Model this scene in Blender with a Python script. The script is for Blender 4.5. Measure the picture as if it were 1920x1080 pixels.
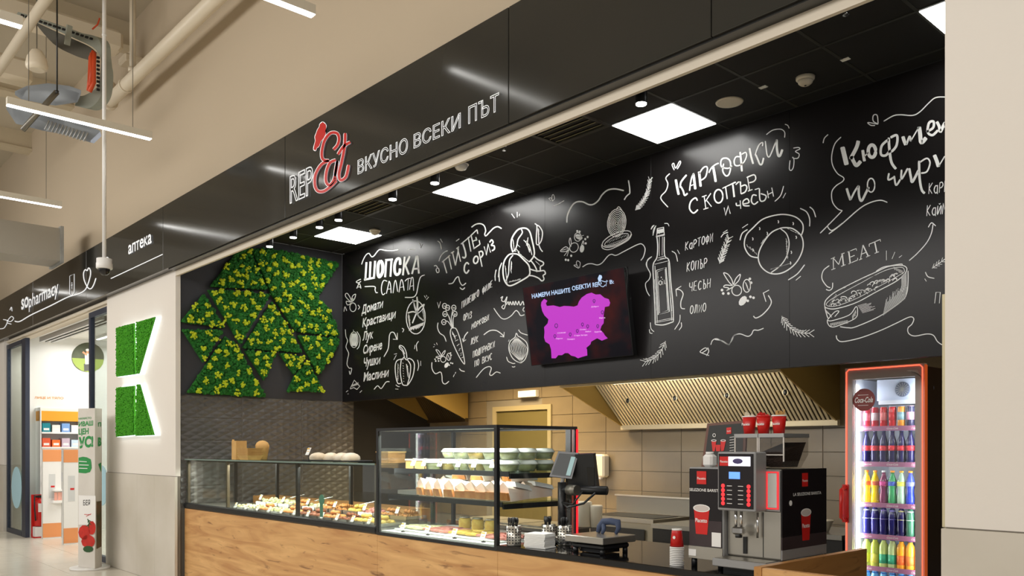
import bpy, bmesh, math, random
import numpy as np
from mathutils import Vector, Matrix, Euler
random.seed(7)
# ---------------------------------------------------------------- clear, camera, world, lights
for o in list(bpy.data.objects): bpy.data.objects.remove(o)
SC = bpy.context.scene
COL = SC.collection
H = 1.57; FPX = 1578.0; HV = 840.0
FW = Vector((-0.7389, 0.6738, 0)).normalized(); RT = Vector((FW.y, -FW.x, 0)); UP = Vector((0, 0, 1))
cam = bpy.data.cameras.new('camera'); camo = bpy.data.objects.new('camera', cam); COL.objects.link(camo)
camo.matrix_world = Matrix(((RT.x, 0, -FW.x, 0), (RT.y, 0, -FW.y, 0), (0, 1, 0, H), (0, 0, 0, 1)))
cam.sensor_width = 36; cam.lens = FPX / 1920 * 36; cam.shift_y = (HV - 540) / 1920; cam.clip_end = 200; cam.clip_start = 0.05
SC.camera = camo
SC.view_settings.view_transform = 'Standard'; SC.view_settings.look = 'None'
SC.view_settings.exposure = 0.0; SC.view_settings.gamma = 1.0; SC.view_settings.use_curve_mapping = False
W = bpy.data.worlds.new('world'); SC.world = W; W.use_nodes = True
bgn = W.node_tree.nodes['Background']; bgn.inputs[0].default_value = (1.0, 0.965, 0.92, 1); bgn.inputs[1].default_value = 0.42

def area(name, loc, size, power, col=(1, 1, 1), rot=(0, 0, 0), spread=None):
    l = bpy.data.lights.new(name, 'AREA'); l.shape = 'RECTANGLE'; l.size = size[0]; l.size_y = size[1]
    l.energy = power; l.color = col
    if spread: l.spread = spread
    o = bpy.data.objects.new(name, l); COL.objects.link(o); o.location = loc; o.rotation_euler = rot
    return o
area('mall_fill', (-8, -2.4, 4.7), (18, 1.6), 460, (1, 0.965, 0.925), (math.radians(52), 0, 0))  # tilted area light added for the mall's unseen lamps, clear of fascia reflections
area('mall_fill', (2.5, -2.4, 4.7), (4, 1.6), 85, (1, 0.97, 0.94), (math.radians(50), 0, 0))  # same added fill for the right end
area('mall_fill', (-13.5, -.6, 4.9), (5, 1.2), 55, (1, .975, .95), (math.radians(35), 0, 0))  # extra fill added to brighten the left end
area('case_light', (-4.92, 3.76, 1.69), (1.3, .04), 20, (1, .98, .93), (math.radians(22), 0, 0))
area('case_light', (-4.92, 3.85, 1.38), (1.3, .03), 5, (1, .98, .93), (math.radians(15), 0, 0))
area('case_light', (-4.92, 3.8, 1.17), (1.3, .03), 5, (1, .98, .93), (math.radians(15), 0, 0))
area('case_light', (-7.6, 3.77, 1.41), (3.7, .04), 40, (1, .97, .9), (math.radians(22), 0, 0))
for fxx, fro in ((-2.99, 50), (-2.53, -50)): area('fridge_light', (fxx, 6.34, 1.2), (.03, 1.7), 5, (.92, .96, 1), (math.radians(90), 0, math.radians(-fro * .6)))
area('pharmacy_fill', (-17.75, 4.4, 3.4), (.6, .6), 22, (1, .98, .95))  # fill added to brighten the part behind the left-hand glass
area('pharmacy_fill', (-15.0, 5.6, 3.5), (4, 3), 125, (1, 0.98, 0.95))
for (kx, ke, kc) in ((-7.3, 120, (1.0, 0.76, 0.42)), (-4.6, 26, (1, .88, .68)), (-2.4, 6, (1, .85, .6))):
    area('kitchen_light', (kx, 6.3, 2.95), (1.6, 0.5), ke, kc, spread=math.radians(125))
area('hood_light', (-4.8, 6.25, 2.1), (1.6, 0.08), 9, (1.0, 0.94, 0.82), (math.radians(105), 0, 0))

# ---------------------------------------------------------------- materials
def lin(c):
    return tuple(((x / 255) / 12.92 if x / 255 <= .04045 else ((x / 255 + .055) / 1.055) ** 2.4) for x in c)
MATS = {}
def M(name, rgb=(128, 128, 128), rough=.5, metal=0., emit=None, es=0., noise=None, bump=0., bscale=30., spec=None, coat=0., alpha=None):
    if name in MATS: return MATS[name]
    m = bpy.data.materials.new(name); m.use_nodes = True; nt = m.node_tree; b = nt.nodes['Principled BSDF']
    c = lin(rgb) + (1,)
    b.inputs['Base Color'].default_value = c; b.inputs['Roughness'].default_value = rough; b.inputs['Metallic'].default_value = metal
    if spec is not None: b.inputs['Specular IOR Level'].default_value = spec
    if coat: b.inputs['Coat Weight'].default_value = coat; b.inputs['Coat Roughness'].default_value = .1
    if emit is not None:
        b.inputs['Emission Color'].default_value = lin(emit) + (1,); b.inputs['Emission Strength'].default_value = es
    if noise or bump:
        tc = nt.nodes.new('ShaderNodeTexCoord'); n = nt.nodes.new('ShaderNodeTexNoise'); n.inputs['Scale'].default_value = (noise[1] if noise else bscale)
        n.inputs['Detail'].default_value = 5
        nt.links.new(tc.outputs['Object'], n.inputs['Vector'])
        if noise:
            r = nt.nodes.new('ShaderNodeValToRGB'); r.color_ramp.elements[0].position = .3; r.color_ramp.elements[1].position = .7
            r.color_ramp.elements[0].color = c; r.color_ramp.elements[1].color = lin(noise[0]) + (1,)
            nt.links.new(n.outputs['Fac'], r.inputs[0]); nt.links.new(r.outputs[0], b.inputs['Base Color'])
        if bump:
            n2 = nt.nodes.new('ShaderNodeTexNoise'); n2.inputs['Scale'].default_value = bscale; n2.inputs['Detail'].default_value = 4
            nt.links.new(tc.outputs['Object'], n2.inputs['Vector'])
            bp = nt.nodes.new('ShaderNodeBump'); bp.inputs['Strength'].default_value = bump; bp.inputs['Distance'].default_value = .01
            nt.links.new(n2.outputs['Fac'], bp.inputs['Height']); nt.links.new(bp.outputs[0], b.inputs['Normal'])
    MATS[name] = m; return m
def glassmat(name, tint=(250, 252, 252), refl=.06, rough=.0):
    if name in MATS: return MATS[name]
    m = bpy.data.materials.new(name); m.use_nodes = True; nt = m.node_tree; nt.nodes.clear()
    out = nt.nodes.new('ShaderNodeOutputMaterial'); mix = nt.nodes.new('ShaderNodeMixShader'); t = nt.nodes.new('ShaderNodeBsdfTransparent')
    g = nt.nodes.new('ShaderNodeBsdfGlossy'); lw = nt.nodes.new('ShaderNodeLayerWeight'); lw.inputs[0].default_value = .35
    mp = nt.nodes.new('ShaderNodeMapRange'); mp.inputs[3].default_value = refl; mp.inputs[4].default_value = .75
    pw = nt.nodes.new('ShaderNodeMath'); pw.operation = 'POWER'; pw.inputs[1].default_value = 2.5
    t.inputs[0].default_value = lin(tint) + (1,); g.inputs['Roughness'].default_value = rough
    nt.links.new(lw.outputs['Facing'], pw.inputs[0]); nt.links.new(pw.outputs[0], mp.inputs[0]); nt.links.new(mp.outputs[0], mix.inputs[0])
    nt.links.new(t.outputs[0], mix.inputs[1]); nt.links.new(g.outputs[0], mix.inputs[2]); nt.links.new(mix.outputs[0], out.inputs[0])
    MATS[name] = m; return m
def woodmat(name, a, b_, dark, axis='X', rough=.45):
    if name in MATS: return MATS[name]
    m = bpy.data.materials.new(name); m.use_nodes = True; nt = m.node_tree; b = nt.nodes['Principled BSDF']; L = nt.links.new
    tc = nt.nodes.new('ShaderNodeTexCoord'); mp = nt.nodes.new('ShaderNodeMapping')
    sc = (.5, 5, 5) if axis == 'X' else (5, .5, 5)
    mp.inputs['Scale'].default_value = sc; mp.inputs['Rotation'].default_value = (0, .09, 0)
    L(tc.outputs['Object'], mp.inputs[0])
    n = nt.nodes.new('ShaderNodeTexNoise'); n.inputs['Scale'].default_value = 2.2; n.inputs['Detail'].default_value = 8; n.inputs['Distortion'].default_value = 1.1; L(mp.outputs[0], n.inputs[0])
    r = nt.nodes.new('ShaderNodeValToRGB'); e = r.color_ramp.elements; e[0].position = .3; e[0].color = lin(a) + (1,); e[1].position = .68; e[1].color = lin(b_) + (1,)
    L(n.outputs['Fac'], r.inputs[0])
    mp2 = nt.nodes.new('ShaderNodeMapping'); mp2.inputs['Scale'].default_value = (1.4, 9, 9) if axis == 'X' else (9, 1.4, 9); mp2.inputs['Rotation'].default_value = (0, .22, 0); L(tc.outputs['Object'], mp2.inputs[0])
    n2 = nt.nodes.new('ShaderNodeTexNoise'); n2.inputs['Scale'].default_value = 1.7; n2.inputs['Detail'].default_value = 6; n2.inputs['Distortion'].default_value = 1.6; L(mp2.outputs[0], n2.inputs[0])
    r2 = nt.nodes.new('ShaderNodeValToRGB'); r2.color_ramp.elements[0].position = .62; r2.color_ramp.elements[0].color = (0, 0, 0, 1); r2.color_ramp.elements[1].position = .74; r2.color_ramp.elements[1].color = (1, 1, 1, 1)
    L(n2.outputs['Fac'], r2.inputs[0])
    mx = nt.nodes.new('ShaderNodeMixRGB'); mx.inputs[2].default_value = lin(dark) + (1,); L(r2.outputs[0], mx.inputs[0]); L(r.outputs[0], mx.inputs[1]); L(mx.outputs[0], b.inputs['Base Color'])
    b.inputs['Roughness'].default_value = rough
    MATS[name] = m; return m
m_plaster = M('beige_plaster', (192, 176, 152), .85, bump=.05, bscale=60)
m_plasterw = M('pillar_plaster', (226, 219, 209), .85, bump=.05, bscale=60)
m_tileg = M('pillar_tile', (194, 186, 170), .5, noise=((214, 207, 195), 1.1))
m_grout = M('grout', (120, 113, 102), .9)
m_fascia = M('fascia_panel', (50, 50, 47), .13, .25, noise=((57, 55, 50), .5))
m_soffit = M('fascia_soffit', (40, 40, 38), .25, .2)
m_strip = M('shutter_strip', (214, 203, 184), .5)
m_black = M('black_metal', (24, 25, 26), .38)
m_blackg = M('black_gloss', (14, 14, 15), .08)
m_dark = M('dark_wall', (22, 21, 21), .7)
m_mural = M('mural_black', (33, 31, 31), .27, noise=((28, 26, 26), 1.5), spec=.26)
m_chalk = M('chalk_white', (240, 240, 238), .8)
m_mosswall = M('moss_backwall', (52, 52, 56), .7)
m_ceil = M('ceiling_tile_black', (17, 17, 16), .8)
m_tbar = M('ceiling_bar', (48, 48, 42), .5)
m_relief = M('relief_tile', (96, 93, 90), .4, noise=((86, 83, 80), 3))
m_tiley = M('kitchen_tile', (124, 111, 90), .28, noise=((110, 98, 80), 2.5))
m_steel = M('brushed_steel', (190, 186, 176), .3, .9)
m_steeld = M('dull_steel', (128, 124, 114), .42, .8)
m_chrome = M('chrome', (220, 220, 220), .08, 1.)
m_alu = M('aluminium', (176, 176, 174), .35, .6)
m_white = M('white_plastic', (232, 230, 226), .4)
m_paper = M('white_paper', (240, 240, 236), .8)
m_cream = M('cream_plastic', (214, 206, 188), .45)
m_led = M('lamp_diffuser', (255, 255, 255), .5, emit=(255, 254, 250), es=11.0)
m_panel = M('led_panel', (255, 255, 255), .5, emit=(255, 254, 250), es=15.0)
m_spot = M('spot_lens', (255, 255, 255), .3, emit=(255, 255, 250), es=14)
m_strip_led = M('case_led', (255, 255, 255), .5, emit=(255, 252, 240), es=9)
m_glass = glassmat('clear_glass')
m_glassr = glassmat('reflective_glass', (244, 249, 247), .05)
m_plasticc = glassmat('clear_plastic', (235, 240, 238), .12, .15)
m_wood = woodmat('oak_front', (224, 178, 118), (186, 134, 82), (134, 92, 56))
m_woody = woodmat('oak_side', (190, 138, 78), (168, 116, 60), (120, 78, 38), 'Y')
m_floor = M('floor_tile', (214, 207, 192), .22, noise=((200, 193, 178), 1.1))
m_moss = M('green_moss', (36, 118, 34), .9, noise=((20, 84, 22), 25))
m_mossb = M('bright_moss', (74, 162, 20), .9, noise=((50, 132, 12), 30))
m_mossy = M('yellow_moss', (206, 216, 40), .9, noise=((172, 190, 24), 30))
m_red = M('red_paint', (196, 22, 16), .35)
m_kraft = M('kraft_card', (214, 170, 104), .8, noise=((198, 152, 88), 12))

# ---------------------------------------------------------------- geometry helpers
def PY(u, v, Y):
    s = (u - 960) / FPX; d = FW + RT * s + UP * ((HV - v) / FPX); t = Y / d.y
    return Vector((0, 0, H)) + d * t
def PX(u, v, X):
    s = (u - 960) / FPX; d = FW + RT * s + UP * ((HV - v) / FPX); t = X / d.x
    return Vector((0, 0, H)) + d * t
def PZ(u, v, Z):
    s = (u - 960) / FPX; d = FW + RT * s + UP * ((HV - v) / FPX); t = (Z - H) / d.z
    return Vector((0, 0, H)) + d * t
def PT(u, v, t):
    s = (u - 960) / FPX; return Vector((0, 0, H)) + (FW + RT * s + UP * ((HV - v) / FPX)) * t
class Plane:
    def __init__(s, o, n): s.o = Vector(o); s.n = Vector(n).normalized()
    def hit(s, u, v, off=0.):
        d = FW + RT * ((u - 960) / FPX) + UP * ((HV - v) / FPX); o = s.o + s.n * off; c = Vector((0, 0, H))
        return c + d * ((o - c).dot(s.n) / d.dot(s.n))
def wpos(p):
    v = Vector((0, 0, 0))
    while p is not None: v += Vector(p.location); p = p.parent
    return v
class MB:
    def __init__(s): s.v = []; s.f = []; s.m = []; s.sm = []; s.mi = 0; s.smooth = False
    def add(s, vs, fs, smooth=None):
        b = len(s.v); s.v += [tuple(x) for x in vs]
        for f in fs: s.f.append(tuple(i + b for i in f)); s.m.append(s.mi); s.sm.append(s.smooth if smooth is None else smooth)
        return s
    def box(s, c, d, rz=0., R=None):
        x, y, z = d[0] / 2, d[1] / 2, d[2] / 2
        P = [Vector(p) for p in ((-x, -y, -z), (x, -y, -z), (x, y, -z), (-x, y, -z), (-x, -y, z), (x, -y, z), (x, y, z), (-x, y, z))]
        if R is None and rz: R = Matrix.Rotation(rz, 3, 'Z')
        if R is not None: P = [R @ p for p in P]
        return s.add([p + Vector(c) for p in P], [(0, 3, 2, 1), (4, 5, 6, 7), (0, 1, 5, 4), (1, 2, 6, 5), (2, 3, 7, 6), (3, 0, 4, 7)], False)
    def bb(s, x0, x1, y0, y1, z0, z1): return s.box(((x0 + x1) / 2, (y0 + y1) / 2, (z0 + z1) / 2), (abs(x1 - x0), abs(y1 - y0), abs(z1 - z0)))
    def bev(s, x0, x1, y0, y1, z0, z1, r=.01):
        # box with bevelled vertical and horizontal edges (chamfer)
        pts = []
        for zz, ins in ((z0, r), (z0 + r, 0), (z1 - r, 0), (z1, r)):
            a, b, c, d = x0 + ins, x1 - ins, y0 + ins, y1 - ins
            q = r * .999 if ins == 0 else r * .5
            pts.append([(a + q, c, zz), (b - q, c, zz), (b, c + q, zz), (b, d - q, zz), (b - q, d, zz), (a + q, d, zz), (a, d - q, zz), (a, c + q, zz)])
        vs = sum(pts, []); fs = [tuple(reversed(range(8))), tuple(range(24, 32))]
        for k in range(3):
            for i in range(8): fs.append((k * 8 + i, k * 8 + (i + 1) % 8, k * 8 + 8 + (i + 1) % 8, k * 8 + 8 + i))
        return s.add(vs, fs, False)
    def lathe(s, prof, c=(0, 0, 0), n=16, axis='Z', smooth=True):
        vs = []; fs = []; c = Vector(c)
        for (r, h) in prof:
            for i in range(n):
                a = 2 * math.pi * i / n; x, y = r * math.cos(a), r * math.sin(a)
                p = (x, y, h) if axis == 'Z' else ((h, x, y) if axis == 'X' else (x, h, y))
                vs.append(c + Vector(p))
        for k in range(len(prof) - 1):
            for i in range(n): fs.append((k * n + i, k * n + (i + 1) % n, (k + 1) * n + (i + 1) % n, (k + 1) * n + i))
        if axis == 'Y': fs = [tuple(reversed(f)) for f in fs]
        s.add(vs, fs, smooth)
        caps = []
        if prof[0][0] > 1e-6: caps.append(tuple(reversed(range(n))))
        if prof[-1][0] > 1e-6: caps.append(tuple(range((len(prof) - 1) * n, len(prof) * n)))
        if axis == 'Y': caps = [tuple(reversed(f)) for f in caps]
        b = len(s.v) - len(vs)
        for f in caps: s.f.append(tuple(i + b for i in f)); s.m.append(s.mi); s.sm.append(False)
        return s
    def cyl(s, c, r, h, n=16, axis='Z', r2=None): return s.lathe([(r, 0), (r if r2 is None else r2, h)], c, n, axis)
    def tube(s, pts, r, n=8, cap=True):
        pts = [Vector(p) for p in pts]; vs = []; fs = []; prev = None
        for i, p in enumerate(pts):
            t = (pts[min(i + 1, len(pts) - 1)] - pts[max(i - 1, 0)]).normalized()
            if prev is None:
                a = Vector((0, 0, 1)) if abs(t.z) < .9 else Vector((1, 0, 0)); x = t.cross(a).normalized()
            else: x = (prev - t * prev.dot(t)).normalized()
            prev = x; y = t.cross(x)
            rr = r[i] if isinstance(r, (list, tuple)) else r
            for k in range(n):
                a = 2 * math.pi * k / n; vs.append(p + x * math.cos(a) * rr + y * math.sin(a) * rr)
        for i in range(len(pts) - 1):
            for k in range(n): fs.append((i * n + k, i * n + (k + 1) % n, (i + 1) * n + (k + 1) % n, (i + 1) * n + k))
        if cap: fs.append(tuple(reversed(range(n)))); fs.append(tuple(range((len(pts) - 1) * n, len(pts) * n)))
        return s.add(vs, fs, n > 5)
    def sph(s, c, r, nu=10, nv=6, R=None, jit=0.):
        if not isinstance(r, (tuple, list)): r = (r, r, r)
        vs = []; fs = []
        for j in range(1, nv):
            th = math.pi * j / nv
            for i in range(nu):
                a = 2 * math.pi * i / nu; q = 1 + random.uniform(-jit, jit)
                vs.append(Vector((r[0] * math.sin(th) * math.cos(a) * q, r[1] * math.sin(th) * math.sin(a) * q, r[2] * math.cos(th) * q)))
        vs.append(Vector((0, 0, r[2]))); vs.append(Vector((0, 0, -r[2]))); T = len(vs) - 2
        for j in range(nv - 2):
            for i in range(nu): fs.append((j * nu + i, (j + 1) * nu + i, (j + 1) * nu + (i + 1) % nu, j * nu + (i + 1) % nu))
        for i in range(nu): fs.append((T, i, (i + 1) % nu)); fs.append((T + 1, (nv - 2) * nu + (i + 1) % nu, (nv - 2) * nu + i))
        if R is not None: vs = [R @ v for v in vs]
        return s.add([v + Vector(c) for v in vs], fs, True)
    def prism(s, front, back):
        n = len(front); vs = list(front) + list(back)
        fs = [tuple(range(n)), tuple(reversed(range(n, 2 * n)))]
        for i in range(n): fs.append((i, n + i, n + (i + 1) % n, (i + 1) % n))
        return s.add(vs, fs, False)
    def obj(s, name, mats, parent=None, **tags):
        if not isinstance(mats, (list, tuple)): mats = [mats]
        w = wpos(parent)
        me = bpy.data.meshes.new(name); me.from_pydata([(v[0] - w.x, v[1] - w.y, v[2] - w.z) for v in s.v], [], s.f)
        for m in mats: me.materials.append(m)
        me.polygons.foreach_set('material_index', s.m); me.polygons.foreach_set('use_smooth', s.sm); me.update()
        o = bpy.data.objects.new(name, me); COL.objects.link(o)
        if parent is not None: o.parent = parent
        for k, v in tags.items(): o[k] = v
        return o
def thing(name, label, cat, loc=(0, 0, 0), group=None):
    o = bpy.data.objects.new(name, None); COL.objects.link(o); o.location = loc; o.empty_display_size = .05
    o['label'] = label; o['category'] = cat
    if group: o['group'] = group
    return o
def tag(o, label, cat, group=None):
    o['label'] = label; o['category'] = cat
    if group: o['group'] = group
    return o
def copy_tree(o, parent=None):
    c = o.copy(); COL.objects.link(c); c.parent = parent
    for ch in [x for x in o.children]: copy_tree(ch, c)
    return c
def put(proto, used, loc, rz=0., label=None, group=None, scale=None):
    o = proto if not used else copy_tree(proto)
    o.location = loc; o.rotation_euler = (0, 0, rz)
    if label: o['label'] = label
    if group: o['group'] = group
    if scale: o.scale = scale
    return o
def bx(name, m, x0, x1, y0, y1, z0, z1, parent=None, **t): return MB().bb(x0, x1, y0, y1, z0, z1).obj(name, m, parent, **t)

# ---------------------------------------------------------------- flat print helpers (chalk strokes, lettering)
def cr(pts, closed=False, k=6):
    P = [np.array(p, float) for p in pts]; n = len(P)
    if n < 3 and not closed: return P
    out = []
    rng = range(n if closed else n - 1)
    for i in rng:
        p0 = P[(i - 1) % n] if closed or i > 0 else P[0]; p1 = P[i]; p2 = P[(i + 1) % n]; p3 = P[(i + 2) % n] if closed or i + 2 < n else P[-1]
        for j in range(k):
            t = j / k; out.append(.5 * ((2 * p1) + (-p0 + p2) * t + (2 * p0 - 5 * p1 + 4 * p2 - p3) * t * t + (-p0 + 3 * p1 - 3 * p2 + p3) * t ** 3))
    out.append(P[0] if closed else P[-1]); return out
def pts_of(s): return [tuple(float(a) for a in q.split(',')) for q in s.split()]
ZOFF = [0]
class Ink:
    """collects strokes given in picture pixels of a crop and lays them as flat ribbons on a real plane"""
    def __init__(s, plane, crop, off=.0015): s.pl = plane; s.c = crop; s.mb = MB(); ZOFF[0] = (ZOFF[0] + 1) % 10; s.off = off + ZOFF[0] * .00012
    def px(s, p): return (s.c[0] + p[0] / s.c[2], s.c[1] + p[1] / s.c[2])
    def w(s, p, e=0.): u, v = s.px(p); return s.pl.hit(u, v, s.off + e)
    def rib(s, P, w, e=0., taper=False):
        n = len(P)
        if n < 2: return
        L = []; R = []
        for i in range(n):
            a = P[max(i - 1, 0)]; b = P[min(i + 1, n - 1)]; d = np.array(b) - np.array(a); l = math.hypot(*d) or 1; nx, ny = -d[1] / l, d[0] / l
            ww = w / 2 * (1 if not taper else max(.15, math.sin(math.pi * (i + .5) / n)))
            ex = 0
            if i == 0 or i == n - 1: ww *= .7
            L.append(s.w((P[i][0] + nx * ww, P[i][1] + ny * ww), e)); R.append(s.w((P[i][0] - nx * ww, P[i][1] - ny * ww), e))
        s.mb.add(L + R, [(i, i + 1, n + i + 1, n + i) for i in range(n - 1)], False)
    def st(s, data, w, smooth=True, closed=False, e=0., taper=False):
        for d in data.split('|'):
            p = pts_of(d.strip())
            s.rib(cr(p, closed) if smooth else (p + [p[0]] if closed else p), w, e, taper)
        return s
    def el(s, cx, cy, rx, ry, w, rot=0., a0=0, a1=360, n=22):
        P = []; c, q = math.cos(rot), math.sin(rot)
        for i in range(n + 1):
            a = math.radians(a0 + (a1 - a0) * i / n); x, y = rx * math.cos(a), ry * math.sin(a); P.append((cx + x * c - y * q, cy + x * q + y * c))
        s.rib(P, w); return s
    def disc(s, cx, cy, rx, ry, rot=0., n=10, e=0.):
        c, q = math.cos(rot), math.sin(rot); vs = []
        for i in range(n):
            a = 2 * math.pi * i / n; x, y = rx * math.cos(a), ry * math.sin(a); vs.append(s.w((cx + x * c - y * q, cy + x * q + y * c), e))
        s.mb.add(vs, [tuple(range(n))], False); return s
    def poly(s, data, e=0.):
        p = pts_of(data) if isinstance(data, str) else data
        s.mb.add([s.w(q, e) for q in p], [tuple(range(len(p)))], False); return s
    def hatch(s, x0, y0, x1, y1, dx, dy, n, w):
        for i in range(n):
            f = (i + .5) / n; a = (x0 + (x1 - x0) * f, y0 + (y1 - y0) * f); k = .6 + .4 * random.random()
            s.rib([a, (a[0] + dx * k, a[1] + dy * k)], w)
        return s
    def sprig(s, spine, n, l, w, ang=.6):
        P = cr(pts_of(spine), k=8); s.rib(P, w); P = np.array(P); N = len(P)
        for i in range(n):
            k = int((i + .6) / n * (N - 1)); p = P[k]; q = P[min(k + 1, N - 1)] if k < N - 1 else P[k]; d = q - P[max(k - 1, 0)]; a = math.atan2(d[1], d[0])
            for sg in (-1, 1):
                b = a + sg * ang; s.rib([tuple(p), (p[0] + l * math.cos(b), p[1] + l * math.sin(b))], w)
        return s
    def hand(s, txt, p0, p1, cap, w=6):
        n = len(txt); p0 = np.array(p0, float); d = (np.array(p1, float) - p0) / n
        for i, ch in enumerate(txt):
            if ch == ' ': continue
            o = p0 + d * (i + .09 + (.0 if i % 2 else .02)); hh = cap * (1 + .06 * math.sin(i * 2.3))
            for g in GLY[ch].split('|'):
                P = [tuple(o + d * .78 * a + np.array((.06 * cap * b, -hh * b))) for a, b in pts_of(g)]; s.rib(cr(P, k=4) if ch in 'ОСФЗРВЪУЧЬаДЙ' and len(P) > 3 else P, w)
        return s
    def text(s, txt, p0, p1, cap, bold=0., slant=.05, e=0.):
        V, F = textmesh(txt, bold); x0 = V[:, 0].min(); x1 = V[:, 0].max(); fx = (np.array(p1, float) - np.array(p0, float)) / (x1 - x0)
        vs = []
        for x, y in V:
            q = np.array(p0, float) + fx * (x - x0) + np.array((slant, -1.)) * (y / .729 * cap); vs.append(s.w(q, e))
        s.mb.add(vs, F, False); return s
    def obj(s, name, mat, parent, **k): return s.mb.obj(name, mat, parent, **k)
GLY = {'А': '0,0 .1,.6 .45,1 .8,.7 .95,0|.1,.45 .9,.45', 'а': '.9,.1 .5,0 .1,.3 .4,.65 .85,.6|.9,.7 .9,.1 1,-.1', 'В': '.05,0 .05,1|.05,1 .7,.95 .75,.6 .1,.52|.1,.52 .85,.45 .9,.1 .05,0', 'Д': '0,-.15 .1,0 .95,0 1,-.15|.2,0 .3,.6 .4,1 .8,1 .85,0', 'Е': '.9,1 .15,.95 .1,.05 .95,0|.12,.5 .75,.5', 'З': '.1,.85 .5,1 .85,.8 .4,.52 .9,.3 .5,0 .05,.15', 'И': '.1,1 .1,0 .9,1 .9,0', 'Й': '.1,.9 .1,0 .9,.9 .9,0|.3,1.12 .5,1.03 .7,1.12', 'К': '.1,0 .1,1|.85,1 .12,.5 .9,0', 'Л': '0,.05 .25,.1 .4,1 .8,1 .9,0', 'М': '.05,0 .15,1 .5,.4 .85,1 .95,0', 'Н': '.1,0 .1,1|.9,0 .9,1|.1,.45 .9,.55', 'О': '.5,0 .1,.3 .15,.8 .5,1 .85,.8 .9,.3 .5,0', 'П': '.1,0 .1,1 .9,1 .9,0', 'Р': '.1,0 .1,1|.1,.95 .6,1 .9,.75 .6,.5 .12,.45', 'С': '.9,.85 .5,1 .12,.7 .12,.3 .5,0 .92,.15', 'Т': '.5,0 .5,1|0,.95 1,1', 'У': '.1,1 .15,.6 .5,.42|.9,1 .75,.5 .5,.1 .1,0', 'Ф': '.5,-.1 .5,1.1|.5,.85 .15,.8 .1,.45 .3,.2 .5,.25|.5,.85 .85,.85 .95,.5 .7,.2 .5,.25', 'Ч': '.1,1 .12,.6 .5,.45 .85,.5|.88,1 .88,0', 'Ш': '.05,1 .05,0 .95,0 .95,1|.5,0 .5,1', 'Ъ': '0,1 .35,1 .35,0|.35,.5 .7,.55 .95,.3 .8,.03 .35,0'}
TCACHE = {}
def textmesh_outline(txt, bold=0., outline=0., shear=0.):
    if not outline: bold = max(bold, .006); bold = .02 if abs(bold - .015) < .001 else bold
    key = (txt, bold, outline, shear)
    if key in TCACHE: return TCACHE[key]
    cu = bpy.data.curves.new('t', 'FONT'); cu.body = txt; cu.size = 1; cu.resolution_u = 3; cu.offset = bold; cu.shear = shear
    if outline: cu.fill_mode = 'NONE'; cu.bevel_depth = outline; cu.bevel_resolution = 0
    o = bpy.data.objects.new('t', cu); me = bpy.data.meshes.new_from_object(o)
    V = np.array([tuple(v.co) for v in me.vertices]); F = [tuple(p.vertices) for p in me.polygons]
    if not outline: V = V[:, :2]
    bpy.data.objects.remove(o); bpy.data.curves.remove(cu); bpy.data.meshes.remove(me)
    TCACHE[key] = (V, F); return V, F
LOOK = dict(zip('АВЕКМНОРСТХИаеорсухмнвтки', 'ABEKMHOPCTXNaeopcyxMHBTKN'))
_gl = {}
def _raw(txt, bold, shear=0.):
    cu = bpy.data.curves.new('t', 'FONT'); cu.body = txt; cu.size = 1; cu.resolution_u = 3; cu.offset = bold; cu.shear = shear
    o = bpy.data.objects.new('t', cu); me = bpy.data.meshes.new_from_object(o)
    V = np.array([tuple(v.co)[:2] for v in me.vertices]).reshape(-1, 2); F = [tuple(p.vertices) for p in me.polygons]; a = sum(p.area for p in me.polygons)
    bpy.data.objects.remove(o); bpy.data.curves.remove(cu); bpy.data.meshes.remove(me); return V, F, a
def glyph(ch, bold, shear):
    k = (ch, bold, shear)
    if k not in _gl:
        w = lambda s: np.ptp(_raw(s, 0)[0][:, 0])
        adv = w('n' + ch + 'n') - w('nn'); best = None
        if ch != ' ':
            for d in ((0,) if ord(ch) < 128 else (0, .001, .002, .003, -.001, .004)):
                r = _raw(ch, bold + d, shear)
                if best is None or r[2] > best[2] * 1.04: best = r
        _gl[k] = (best, adv)
    return _gl[k]
def textmesh(txt, bold=0., outline=0., shear=0.):
    if outline: return textmesh_outline(txt, bold, outline, shear)
    key = (txt, bold, shear)
    if key in TCACHE: return TCACHE[key]
    bold = max(bold, .006); pen = 0.; VV = []; FF = []; n = 0
    for ch in txt:
        sc = 1.
        if ord(ch) > 127:
            hy = lambda c: _raw(c, 0)[0][:, 1].max()
            if 'hs' not in _gl: _gl['hs'] = (hy('П') / hy('H'), hy('п') / hy('n'), .729 / hy('П'))
            sc = _gl['hs'][2] * ((_gl['hs'][0] if ch.isupper() else _gl['hs'][1] if LOOK[ch].islower() else hy('п') / hy('H')) if ch in LOOK else 1.)
        flip = ch in 'Ии'; ch = LOOK.get(ch, ch); g, adv = glyph(ch, bold, shear)
        if flip: q_ = g[0][:, 0]; g = (np.stack([q_.min() + q_.max() - q_, g[0][:, 1]], 1), g[1])
        adv *= sc
        if g is not None: VV.append(g[0] * sc + np.array((pen, 0))); FF += [tuple(i + n for i in f) for f in g[1]]; n += len(g[0])
        pen += adv
    TCACHE[key] = (np.concatenate(VV), FF); return TCACHE[key]
def label_text(mb, txt, org, ux, uz, width, height, bold=0., outline=0., shear=0., n=None, depth=0.):
    """real lettering in metres: org = left end of baseline"""
    V, F = textmesh(txt, bold, outline, shear); ux = Vector(ux); uz = Vector(uz); x0 = V[:, 0].min(); x1 = V[:, 0].max()
    k = width / (x1 - x0); h = height / .729; nn = ux.cross(uz)
    vs = [Vector(org) + ux * (v[0] - x0) * k + uz * v[1] * h + (nn * v[2] * k if outline else Vector((0, 0, 0))) for v in V]
    mb.add(vs, F, False)
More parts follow.
